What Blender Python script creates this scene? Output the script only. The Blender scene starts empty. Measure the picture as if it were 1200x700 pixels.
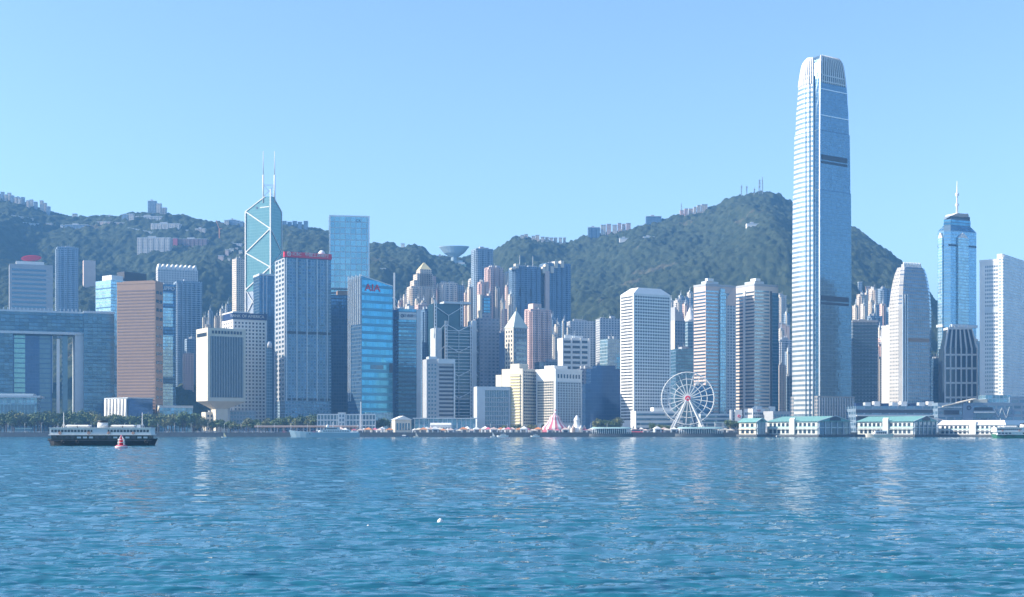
import bpy, bmesh, math, random
import numpy as np
from mathutils import Vector, Matrix
random.seed(7)
R = math.radians
scene = bpy.context.scene
col = scene.collection

# ------------------------------------------------------------------ camera
FPX, HOR, EYE = 1550.0, 506.0, 5.0      # focal length in photo pixels (1200 wide), horizon row, eye height
cd = bpy.data.cameras.new('camera'); cam = bpy.data.objects.new('camera', cd); col.objects.link(cam)
cd.sensor_width = 36; cd.lens = 36*FPX/1200; cd.shift_y = (HOR-350)/1200
cd.clip_start = 0.5; cd.clip_end = 30000
cam.location = (0, 0, EYE); cam.rotation_euler = (R(90), 0, 0)
scene.camera = cam
# ------------------------------------------------------------------ light
SUN_AZ, SUN_EL = R(187), R(31)            # azimuth of the direction to the sun, counted from +X
w = bpy.data.worlds.new('World'); scene.world = w; w.use_nodes = True
nt = w.node_tree; bg = nt.nodes['Background']
sky = nt.nodes.new('ShaderNodeTexSky'); sky.sky_type = 'NISHITA'; sky.sun_disc = False
sky.sun_elevation = SUN_EL; sky.sun_rotation = R(90)-SUN_AZ
sky.air_density = 1.0; sky.dust_density = 0.7; sky.ozone_density = 4.0; sky.altitude = 0
nt.links.new(sky.outputs[0], bg.inputs[0]); bg.inputs[1].default_value = 0.15
sd = bpy.data.lights.new('sun', 'SUN'); sun = bpy.data.objects.new('sun', sd); col.objects.link(sun)
sd.energy = 5.0; sd.angle = R(0.5); sd.color = (1, .9, .75)
dirv = Vector((math.cos(SUN_EL)*math.cos(SUN_AZ), math.cos(SUN_EL)*math.sin(SUN_AZ), math.sin(SUN_EL)))
sun.rotation_euler = dirv.to_track_quat('Z', 'Y').to_euler()
sun.location = (-800, 300, 900)
scene.view_settings.view_transform = 'Standard'; scene.view_settings.look = 'None'
scene.view_settings.gamma = 1; scene.view_settings.exposure = 0.92
scene.view_settings.use_curve_mapping = False
scene.cycles.max_bounces = 6; scene.cycles.diffuse_bounces = 2; scene.cycles.glossy_bounces = 4
scene.cycles.transmission_bounces = 2; scene.cycles.volume_bounces = 0; scene.cycles.use_denoising = True
scene.cycles.sample_clamp_indirect = 12
scene.cycles.caustics_reflective = False; scene.cycles.caustics_refractive = False

# ------------------------------------------------------------------ helpers
def PX(px, Y): return (px-600)/FPX*Y
def PZ(py, Y): return EYE+(HOR-py)/FPX*Y
def prop(o, label=None, cat=None, group=None, kind=None):
    if label: o['label'] = label
    if cat: o['category'] = cat
    if group: o['group'] = group
    if kind: o['kind'] = kind
    return o
def empty(name, loc, rz=0, label=None, cat=None, group=None):
    o = bpy.data.objects.new(name, None); col.objects.link(o)
    o.location = loc; o.rotation_euler = (0, 0, rz); o.empty_display_size = 1
    return prop(o, label, cat, group)
def copy_tree(o, parent=None):
    c = o.copy(); col.objects.link(c)
    if parent is not None: c.parent = parent
    for ch in o.children: copy_tree(ch, c)
    return c
class MB:
    """collects shapes for ONE mesh"""
    def __init__(s): s.v = []; s.f = []; s.sm = []
    def add(s, vs, fs, smooth=False):
        n = len(s.v); s.v += [tuple(v) for v in vs]; s.f += [tuple(i+n for i in f) for f in fs]; s.sm += [smooth]*len(fs)
        return s
    def box(s, x0, x1, y0, y1, z0, z1):
        return s.add([(x0,y0,z0),(x1,y0,z0),(x1,y1,z0),(x0,y1,z0),(x0,y0,z1),(x1,y0,z1),(x1,y1,z1),(x0,y1,z1)],
              [(3,2,1,0),(4,5,6,7),(0,1,5,4),(1,2,6,5),(2,3,7,6),(3,0,4,7)])
    def prism(s, pts, z0, z1, top=None, smooth=False):
        """vertical prism of polygon pts (ccw); top: polygon for the upper ring (taper)"""
        n = len(pts); t = top or pts
        vs = [(p[0],p[1],z0) for p in pts]+[(p[0],p[1],z1) for p in t]
        s.add(vs, [(i,(i+1)%n,n+(i+1)%n,n+i) for i in range(n)], smooth)
        m = len(s.v)-2*n
        s.f.append(tuple(m+i for i in reversed(range(n)))); s.f.append(tuple(m+n+i for i in range(n))); s.sm += [False, False]
        return s
    def loft(s, rings, smooth=False, cap=True):
        n = len(rings[0]); vs = [p for r in rings for p in r]
        fs = [(k*n+i, k*n+(i+1)%n, (k+1)*n+(i+1)%n, (k+1)*n+i) for k in range(len(rings)-1) for i in range(n)]
        s.add(vs, fs, smooth)
        if cap:
            m = len(s.v)-len(vs); s.f.append(tuple(m+i for i in reversed(range(n)))); s.f.append(tuple(m+len(vs)-n+i for i in range(n))); s.sm += [False, False]
        return s
    def bar(s, a, b, r, n=4, r2=None, smooth=False):
        a = Vector(a); b = Vector(b); d = (b-a)
        if d.length < 1e-6: return s
        q = d.to_track_quat('Z', 'Y'); r2 = r if r2 is None else r2
        off = math.pi/4 if n == 4 else 0
        ring = [Vector((math.cos(off+2*math.pi*i/n), math.sin(off+2*math.pi*i/n), 0)) for i in range(n)]
        return s.loft([[a+q@(v*r) for v in ring], [b+q@(v*r2) for v in ring]], smooth or n > 6)
    def lathe(s, prof, n=16, c=(0,0), smooth=True):
        return s.loft([[(c[0]+r*math.cos(2*math.pi*i/n), c[1]+r*math.sin(2*math.pi*i/n), z) for i in range(n)] for r, z in prof], smooth)
    def ring(s, c, rad, r, n=48, axis='y', m=6):
        """torus round axis"""
        vs = []
        for i in range(n):
            a = 2*math.pi*i/n
            for j in range(m):
                b = 2*math.pi*j/m; q = rad+r*math.cos(b)
                if axis == 'y': vs.append((c[0]+q*math.cos(a), c[1]+r*math.sin(b), c[2]+q*math.sin(a)))
                else: vs.append((c[0]+q*math.cos(a), c[1]+q*math.sin(a), c[2]+r*math.sin(b)))
        fs = [(i*m+j, i*m+(j+1)%m, ((i+1)%n)*m+(j+1)%m, ((i+1)%n)*m+j) for i in range(n) for j in range(m)]
        return s.add(vs, fs, True)
    def mesh(s, name, mat):
        me = bpy.data.meshes.new(name); me.from_pydata([tuple(v) for v in s.v], [], s.f)
        if any(s.sm): me.polygons.foreach_set('use_smooth', s.sm)
        if mat: me.materials.append(mat)
        me.update(); return me
    def build(s, name, mat, parent=None, loc=None, **kw):
        o = bpy.data.objects.new(name, s.mesh(name, mat)); col.objects.link(o)
        if parent is not None: o.parent = parent
        if loc: o.location = loc
        return prop(o, **kw)

# ------------------------------------------------------------------ materials
def newmat(name):
    m = bpy.data.materials.new(name); m.use_nodes = True
    return m, m.node_tree, m.node_tree.nodes['Principled BSDF']
def M_(nt, op, a, b=None, c=None):
    n = nt.nodes.new('ShaderNodeMath'); n.operation = op
    for i, v in enumerate((a, b, c)):
        if v is None: continue
        if isinstance(v, (int, float)): n.inputs[i].default_value = v
        else: nt.links.new(v, n.inputs[i])
    return n.outputs[0]
def MIX(nt, f, a, b):
    n = nt.nodes.new('ShaderNodeMix'); n.data_type = 'RGBA'
    for i, v in ((0, f), (6, a), (7, b)):
        if isinstance(v, (int, float)): n.inputs[i].default_value = v
        elif isinstance(v, tuple): n.inputs[i].default_value = (*v, 1) if len(v) == 3 else v
        else: nt.links.new(v, n.inputs[i])
    return n.outputs[2]
def plain(name, c, rough=.7, metal=0, var=.12, scale=.15, spec=None):
    """one colour with mottled wear"""
    m, nt, b = newmat(name)
    tc = nt.nodes.new('ShaderNodeTexCoord'); nz = nt.nodes.new('ShaderNodeTexNoise'); nz.inputs['Scale'].default_value = scale
    nz.inputs['Detail'].default_value = 5
    nt.links.new(tc.outputs['Object'], nz.inputs[0])
    d = tuple(x*(1-var*1.6) for x in c); l = tuple(min(1, x*(1+var)) for x in c)
    nt.links.new(MIX(nt, nz.outputs[0], d, l), b.inputs['Base Color'])
    b.inputs['Roughness'].default_value = rough; b.inputs['Metallic'].default_value = metal
    if spec is not None: b.inputs['Specular IOR Level'].default_value = spec
    return m
def facade(name, wall, glass, cx=3.5, cz=3.6, fx=.55, fz=.5, gm=.55, gr=.12, wr=.7, jit=.09, gvar=.7, wvar=.2, wm=0):
    """a repeating grid of panes (fraction fx x fz of each cell cx x cz) in a wall, on every vertical face"""
    m, nt, b = newmat(name); L = nt.links
    tc = nt.nodes.new('ShaderNodeTexCoord'); sp = nt.nodes.new('ShaderNodeSeparateXYZ'); L.new(tc.outputs['Object'], sp.inputs[0])
    u = M_(nt, 'DIVIDE', M_(nt, 'ADD', sp.outputs[0], sp.outputs[1]), cx); v = M_(nt, 'DIVIDE', sp.outputs[2], cz)
    fu = M_(nt, 'FRACT', u); fv = M_(nt, 'FRACT', v)
    def inside(f, k): return M_(nt, 'COMPARE', f, .5, k/2)
    mask = M_(nt, 'MULTIPLY', inside(fu, fx), inside(fv, fz))
    ns = nt.nodes.new('ShaderNodeSeparateXYZ'); L.new(tc.outputs['Normal'], ns.inputs[0])
    side = M_(nt, 'LESS_THAN', M_(nt, 'ABSOLUTE', ns.outputs[2]), .6)
    mask = M_(nt, 'MULTIPLY', mask, side)
    cb = nt.nodes.new('ShaderNodeCombineXYZ'); L.new(M_(nt, 'FLOOR', u), cb.inputs[0]); L.new(M_(nt, 'FLOOR', v), cb.inputs[1]); L.new(M_(nt,'ROUND',ns.outputs[0]), cb.inputs[2])
    wn = nt.nodes.new('ShaderNodeTexWhiteNoise'); L.new(cb.outputs[0], wn.inputs[0])
    gl = MIX(nt, M_(nt, 'MULTIPLY', wn.outputs[0], gvar), glass, tuple(min(1, x*1.9+.03) for x in glass))
    nz = nt.nodes.new('ShaderNodeTexNoise'); nz.inputs['Scale'].default_value = .06; nz.inputs['Detail'].default_value = 6; L.new(tc.outputs['Object'], nz.inputs[0])
    wl = MIX(nt, nz.outputs[0], tuple(x*(1-wvar*1.8) for x in wall), tuple(min(1, x*(1+wvar)) for x in wall))
    L.new(MIX(nt, mask, wl, gl), b.inputs['Base Color'])
    def lerp(a, c): return M_(nt, 'MULTIPLY_ADD', mask, c-a, a)
    L.new(lerp(wm, gm), b.inputs['Metallic']); L.new(lerp(wr, gr), b.inputs['Roughness'])
    # every pane sits at a very slightly different angle
    g = nt.nodes.new('ShaderNodeNewGeometry'); va = nt.nodes.new('ShaderNodeVectorMath'); va.operation = 'SUBTRACT'
    L.new(wn.outputs[1], va.inputs[0]); va.inputs[1].default_value = (.5, .5, .5)
    vs = nt.nodes.new('ShaderNodeVectorMath'); vs.operation = 'SCALE'; L.new(va.outputs[0], vs.inputs[0]); L.new(M_(nt, 'MULTIPLY', mask, jit), vs.inputs['Scale'])
    vb = nt.nodes.new('ShaderNodeVectorMath'); vb.operation = 'ADD'; L.new(g.outputs['Normal'], vb.inputs[0]); L.new(vs.outputs[0], vb.inputs[1])
    vn = nt.nodes.new('ShaderNodeVectorMath'); vn.operation = 'NORMALIZE'; L.new(vb.outputs[0], vn.inputs[0]); L.new(vn.outputs[0], b.inputs['Normal'])
    return m

# ------------------------------------------------------------------ noise for landforms
_rng = np.random.RandomState(11); _T = _rng.rand(256, 256); _J = _rng.rand(256, 256, 2)
def vnoise(x, y):
    xi = np.floor(x).astype(int); yi = np.floor(y).astype(int); fx = x-xi; fy = y-yi
    fx = fx*fx*(3-2*fx); fy = fy*fy*(3-2*fy); a = _T[xi % 256, yi % 256]; b = _T[(xi+1) % 256, yi % 256]; c = _T[xi % 256, (yi+1) % 256]; d = _T[(xi+1) % 256, (yi+1) % 256]
    return (a*(1-fx)+b*fx)*(1-fy)+(c*(1-fx)+d*fx)*fy
def fbm(x, y, o=4):
    s = 0; a = .5
    for k in range(o): s = s+a*vnoise(x*2**k+17.3*k, y*2**k+5.1*k); a *= .5
    return s
def crowns(x, y):
    """rounded tree-crown bumps: 1 at a crown's centre, 0 at its rim"""
    best = np.full(np.shape(x), 9.0); xi = np.floor(x).astype(int); yi = np.floor(y).astype(int); hv = np.zeros(np.shape(x))
    for dx in (-1, 0, 1):
        for dy in (-1, 0, 1):
            cx = xi+dx; cy = yi+dy; j = _J[cx % 256, cy % 256]
            d = (cx+j[..., 0]-x)**2+(cy+j[..., 1]-y)**2; m = d < best
            best = np.where(m, d, best); hv = np.where(m, _T[cx % 256, cy % 256], hv)
    return np.sqrt(np.clip(1-best/.75, 0, 1))*(.45+.9*hv)
RIDGE = [(-700,260),(-300,225),(0,231),(20,234),(40,242),(60,250),(80,255),(100,257),(120,257),(140,255),(160,253),(200,253),(215,255),(240,261),(265,264),(285,264),(345,265),(360,268),(385,273),
 (435,288),(450,288),(470,290),(485,290),(495,293),(503,301),(515,306),(530,305),(550,303),(575,298),(590,288),(600,283),(615,280),(630,283),(650,285),(665,285),(680,281),(700,277),(720,274),
 (740,269),(760,264),(780,259),(795,256),(810,254),(825,250),(840,244),(850,237),(860,232),(870,229),(880,228),(895,226),(905,228),(915,232),(925,236),(960,249),(995,268),(1010,277),(1020,286),
 (1030,294),(1040,302),(1048,308),(1060,332),(1080,360),(1100,390),(1160,425),(1250,440),(1900,470)]
YR = 2950.0; YF = 1790.0; GZ = 4.0
_rx = np.array([PX(a, YR) for a, b in RIDGE]); _rz = np.array([PZ(b, YR)-1 for a, b in RIDGE])
def terrain(x, y):
    x = np.asarray(x, float); y = np.asarray(y, float)
    Rz = np.interp(x*YR/np.clip(y, 1500, 4000)*.55+x*.45, _rx, _rz)
    t = (y-YF)/(YR-YF); tc_ = np.clip(t, 0, 1); g = tc_**1.15*(1.22-.22*tc_)
    h = GZ+(Rz-GZ)*g
    env = np.sin(np.pi*np.clip(t, 0, 1))**.8
    r1 = 1-np.abs(2*fbm(x/420+3, y/900+1, 3)-1)*2; r2 = fbm(x/120, y/170, 3)-.5
    h = h+env*(r1*85-42+r2*60)*np.clip(Rz/300, .1, 1)
    back = np.clip((y-YR)/1800, 0, 1); h = np.where(y > YR, GZ+(Rz-GZ)*(1-back)**1.3, h)
    return np.where(y < YF, GZ, np.maximum(h, GZ))
def on_hill(px, py):
    Ys = np.arange(1800, 3000, 4.0); z = terrain(PX(px, Ys), Ys); l = PZ(py, Ys)
    k = np.argmax(z >= l)
    if not (z >= l).any(): return None
    return float(PX(px, Ys[k])), float(Ys[k]), float(z[k])
def gridmesh(name, X, Y, Z, mat, smooth=True, **kw):
    ny, nx = X.shape; co = np.stack([X, Y, Z], -1).reshape(-1, 3).astype(np.float32)
    me = bpy.data.meshes.new(name); me.vertices.add(nx*ny); me.vertices.foreach_set('co', co.ravel())
    i = np.arange(nx-1)[None, :]+np.arange(ny-1)[:, None]*nx; q = np.stack([i, i+1, i+nx+1, i+nx], -1).reshape(-1)
    nf = (nx-1)*(ny-1); me.loops.add(nf*4); me.loops.foreach_set('vertex_index', q.astype(np.int32)); me.polygons.add(nf)
    me.polygons.foreach_set('loop_start', np.arange(0, nf*4, 4, dtype=np.int32)); me.polygons.foreach_set('loop_total', np.full(nf, 4, np.int32))
    me.polygons.foreach_set('use_smooth', np.full(nf, smooth)); me.update(calc_edges=True); me.validate()
    me.materials.append(mat); o = bpy.data.objects.new(name, me); col.objects.link(o); return prop(o, **kw)

# ------------------------------------------------------------------ the setting
m_ground = plain('ground_concrete', (.22,.21,.2), .85, scale=.02)
MB().box(-7500, 7500, 1304, 7500, -2, 4).build('ground', m_ground, kind='structure')
m_hillsoil = plain('hill_soil', (.06,.075,.04), .95, scale=.03, var=.3)
gx, gy = np.meshgrid(np.arange(-3300, 3300.1, 30), np.arange(YF, 4750, 30)); gridmesh('hills', gx, gy, terrain(gx, gy)-3, m_hillsoil, kind='structure')
# the wooded slopes: rounded crowns over the terrain
def forest_mat():
    m, nt, b = newmat('forest_leaves'); L = nt.links
    tc = nt.nodes.new('ShaderNodeTexCoord')
    n1 = nt.nodes.new('ShaderNodeTexNoise'); n1.inputs['Scale'].default_value = .012; n1.inputs['Detail'].default_value = 6
    n2 = nt.nodes.new('ShaderNodeTexVoronoi'); n2.inputs['Scale'].default_value = .11
    n3 = nt.nodes.new('ShaderNodeTexNoise'); n3.inputs['Scale'].default_value = .5; n3.inputs['Detail'].default_value = 4
    for n in (n1, n2, n3): L.new(tc.outputs['Object'], n.inputs[0])
    c = MIX(nt, n1.outputs[0], (.008,.02,.014), (.034,.055,.026)); c2 = MIX(nt, n2.outputs['Color'], (.008,.02,.016), (.10,.12,.07))
    n4 = nt.nodes.new('ShaderNodeTexNoise'); n4.inputs['Scale'].default_value = .006; n4.inputs['Detail'].default_value = 8; n4.inputs['Roughness'].default_value = .7; L.new(tc.outputs['Object'], n4.inputs[0])
    bare = M_(nt, 'MULTIPLY', M_(nt, 'GREATER_THAN', n4.outputs[0], .63), .3)
    L.new(MIX(nt, bare, MIX(nt, .5, c, c2), (.2,.16,.12)), b.inputs['Base Color']); b.inputs['Roughness'].default_value = .9; b.inputs['Specular IOR Level'].default_value = .15
    bp = nt.nodes.new('ShaderNodeBump'); bp.inputs['Strength'].default_value = 1; bp.inputs['Distance'].default_value = 2.5
    L.new(n3.outputs[0], bp.inputs['Height']); L.new(bp.outputs[0], b.inputs['Normal']); return m
m_forest = forest_mat()
gx, gy = np.meshgrid(np.arange(-1700, 1350.1, 3.2), np.arange(YF+40, YR+90, 5.0))
cz = crowns(gx/11, gy/16)*7+crowns(gx/6.5+40, gy/10)*4+(fbm(gx/40, gy/60, 3)-.5)*16
gridmesh('forest', gx, gy, terrain(gx, gy)+cz-1, m_forest, kind='stuff')

# water
def water_mat():
    m, nt, b = newmat('sea_water'); L = nt.links
    b.inputs['Base Color'].default_value = (.018,.125,.19,1); b.inputs['Roughness'].default_value = .06; b.inputs['IOR'].default_value = 1.33
    tc = nt.nodes.new('ShaderNodeTexCoord'); h = None
    for sc, st, det, dist in ((.3, .2, 2, .5), (.9, .34, 2, .6), (2.6, .16, 2, .4)):
        mp = nt.nodes.new('ShaderNodeMapping'); mp.inputs['Scale'].default_value = (.4, 1, 1); mp.inputs['Rotation'].default_value = (0, 0, R(5))
        L.new(tc.outputs['Object'], mp.inputs[0])
        n = nt.nodes.new('ShaderNodeTexNoise'); n.inputs['Scale'].default_value = sc; n.inputs['Detail'].default_value = det; n.inputs['Distortion'].default_value = dist
        L.new(mp.outputs[0], n.inputs[0]); t = M_(nt, 'MULTIPLY', n.outputs[0], st*(1/sc)); h = t if h is None else M_(nt, 'ADD', h, t)
    bp = nt.nodes.new('ShaderNodeBump'); bp.inputs['Distance'].default_value = 1; bp.inputs['Strength'].default_value = 1
    mp = nt.nodes.new('ShaderNodeMapping'); mp.inputs['Scale'].default_value = (.012, .035, 1); L.new(tc.outputs['Object'], mp.inputs[0])
    pt = nt.nodes.new('ShaderNodeTexNoise'); pt.inputs['Scale'].default_value = 1; pt.inputs['Detail'].default_value = 5; L.new(mp.outputs[0], pt.inputs[0])
    h = M_(nt, 'MULTIPLY', h, M_(nt, 'MAXIMUM', M_(nt, 'MULTIPLY_ADD', pt.outputs[0], 1.8, .1), .25))
    L.new(h, bp.inputs['Height']); L.new(bp.outputs[0], b.inputs['Normal']); return m
m_water = water_mat()
def waves(x, y):
    z = 0; rr = np.random.RandomState(5); sp = None
    dy = np.maximum(np.maximum(np.gradient(y[:, 0]), .0006*y[:, 0])[:, None], np.gradient(x, axis=1)*.9)
    for k in range(46):
        lam = 0.6*1.07**k
        if lam > 12: break
        a = .0125*lam if lam < 1.7 else .0125*1.7*(1.7/lam)**.6; th = rr.normal(math.radians(94), .42); ph = rr.rand()*6.28; kk = 2*math.pi/lam
        fade = np.clip(lam/(2.2*dy)-.5, 0, 1)
        wx = x+3*np.sin(y*.021+ph); 
        s = np.sin(kk*(wx*math.cos(th)+y*math.sin(th))+ph)
        z = z+fade*a*(s+.25*(1-np.abs(s))*2)
    return z*(.8+.4*fbm(x/23, y/31, 2))-.05
ys = []; y = 16.0
while y < 1302: ys.append(y); y += min(max(.16, y*y/(EYE*1322)*.5), .8 if y < 420 else .8+(y-420)/700)
ys.append(1303.5); ys = np.array(ys); inn = .5*(ys[:, None]+36); ui = np.linspace(-1, 1, 1150)[None, :]; uo = (np.arange(1, 91)/90.)[None, :]
out_ = inn+inn*2/1150*90*uo+(7500-inn*1.16)*uo**4
gx = np.concatenate([-out_[:, ::-1], inn*ui, out_], 1); gy = np.repeat(ys[:, None], gx.shape[1], 1)
gridmesh('sea', gx, gy, waves(gx, gy), m_water, kind='structure')
MB().add([(-7500,-900,-.45),(7500,-900,-.45),(7500,1303.6,-.45),(-7500,1303.6,-.45)], [(0,1,2,3)]).build('sea', m_water, kind='structure')
# ------------------------------------------------------------------ facade materials
W_ = (.72,.72,.7); CR = (.68,.62,.5)
m_white = plain('white_concrete', (.74,.73,.7), .75, var=.08)
m_cream = plain('cream_stone', (.64,.58,.47), .75, var=.1)
m_pink = plain('pink_render', (.62,.48,.42), .8, var=.1)
m_grey = plain('grey_concrete', (.38,.4,.42), .8)
m_pale = plain('pale_panel', (.55,.6,.62), .5)
m_dark = plain('dark_louvre', (.04,.05,.07), .6)
m_win = plain('window_glass', (.045,.075,.11), .12, .35, var=.3, scale=.4)
m_winb = plain('blue_window_glass', (.10,.19,.27), .1, .5, var=.25, scale=.3)
m_wint = plain('teal_window_glass', (.2,.42,.46), .1, .6, var=.2, scale=.3)
m_red = plain('red_paint', (.72,.02,.06), .6); m_steel = plain('painted_steel', (.6,.64,.66), .45, .3)
m_silver = plain('silver_cladding', (.66,.7,.72), .35, .45, var=.06)
m_blk = plain('black_paint', (.02,.02,.025), .5); m_teal = plain('green_copper_roof', (.17,.37,.34), .6, var=.15, scale=.3)
m_gold = plain('yellow_and_sunlit_stone', (.66,.56,.3), .7); m_navy = plain('navy_panel', (.02,.045,.13), .4)
m_brown = plain('brown_stone', (.3,.19,.13), .5)
F = {}
F['blue'] = facade('blue_curtain_wall', (.12,.2,.28), (.08,.24,.36), 3, 4, .86, .72, gm=.7, jit=.05)
F['ckc'] = facade('silver_blue_curtain_wall', (.42,.52,.56), (.22,.4,.47), 7.2, 8.2, .88, .84, gm=.75, jit=.03, gvar=.3, wr=.4, wm=.4)
F['aia'] = facade('bright_blue_curtain_wall', (.08,.27,.4), (.07,.3,.46), 3, 8.4, .95, .62, gm=.8, jit=.03, gvar=.35, wr=.3, wm=.5)
F['navy'] = facade('navy_curtain_wall', (.04,.09,.15), (.045,.12,.22), 3, 4, .8, .7, gm=.6, jit=.05)
F['navyp'] = facade('navy_plain_glass', (.02,.06,.14), (.03,.085,.2), 3, 4, .95, .9, gm=.5, jit=.02, gvar=.2)
F['teal'] = facade('teal_mirror_glass', (.15,.28,.29), (.11,.24,.25), 3.2, 4, .94, .9, gm=.4, jit=.015, gvar=.12, wr=.3, wm=.5)
F['tealp'] = facade('pale_teal_glass', (.36,.46,.5), (.26,.42,.5), 3.2, 4, .9, .8, gm=.7, jit=.05, gvar=.4)
F['slate'] = facade('slate_blue_windows', (.22,.28,.34), (.05,.12,.18), 4, 4, .6, .6, gm=.5)
F['ccb'] = facade('dense_grid_facade', (.24,.34,.42), (.06,.14,.22), 3.2, 3.4, .7, .62, gm=.6, jit=.08)
F['apart'] = facade('hotel_grid_facade', (.24,.34,.42), (.05,.12,.2), 3.6, 3.5, .62, .6, gm=.6, jit=.08)
F['resw'] = facade('white_flats', (.68,.62,.54), (.08,.12,.17), 3.8, 3.1, .5, .5, gm=.3)
F['resc'] = facade('cream_flats', (.66,.56,.45), (.1,.12,.15), 3.6, 3.1, .5, .5, gm=.3)
F['resp'] = facade('pink_flats', (.66,.46,.4), (.12,.13,.17), 3.4, 3.1, .5, .48, gm=.3)
F['resb'] = facade('blue_grey_flats', (.26,.34,.42), (.04,.09,.15), 3.2, 3.1, .6, .55, gm=.5)
F['resd'] = facade('slate_flats', (.12,.2,.3), (.04,.09,.16), 3.2, 3.1, .6, .6, gm=.5)
F['resg'] = facade('grey_white_flats', (.5,.52,.53), (.06,.1,.15), 4.2, 3.4, .55, .55, gm=.4)
F['hill'] = facade('hillside_flats', (.6,.58,.55), (.1,.13,.17), 4.5, 4, .5, .5, gm=.2)
F['hillb'] = facade('brown_hillside_flats', (.3,.2,.19), (.08,.09,.12), 4.5, 4, .5, .5, gm=.2)
F['scb'] = facade('grey_granite_grid', (.3,.3,.34), (.05,.09,.15), 5.2, 4.2, .55, .45, gm=.4)
F['ifcl'] = facade('white_spandrel_wall', (.62,.64,.64), (.2,.3,.38), 1.9, 5.6, .93, .46, gm=.5, wr=.35, wm=.15, gvar=.3, jit=.04)
F['ifcr'] = facade('blue_glass_fine_mullions', (.18,.27,.33), (.09,.18,.26), 2.2, 4.2, .72, .9, gm=.75, jit=.03, gvar=.3, wr=.35, wm=.5)
F['ifc1'] = facade('silver_grid_glass', (.36,.35,.34), (.10,.17,.24), 2.6, 4.0, .6, .62, gm=.5, jit=.08, wr=.55, wm=.1)
F['center'] = facade('pale_cyan_glass', (.26,.42,.52), (.18,.34,.48), 2.4, 4.1, .85, .8, gm=.75, jit=.03, gvar=.25, wr=.3, wm=.5)
F['fs'] = facade('hotel_white_windows', (.78,.78,.74), (.16,.26,.34), 3.6, 3.6, .5, .5, gm=.4)
F['brn'] = facade('brown_ribbon_facade', (.56,.36,.27), (.2,.15,.15), 60, 4.0, 1, .42, gm=.3, jit=.02, gvar=.15)
F['hq'] = facade('government_blue_glass', (.06,.12,.17), (.045,.11,.17), 5, 4.2, .9, .8, gm=.6, jit=.05)
F['mall'] = facade('podium_panels', (.2,.28,.36), (.08,.15,.22), 9, 6, .8, .5, gm=.4)
F['lob'] = facade('glass_pavilion_panes', (.3,.42,.5), (.12,.24,.32), 4, 4, .85, .85, gm=.5)

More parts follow.
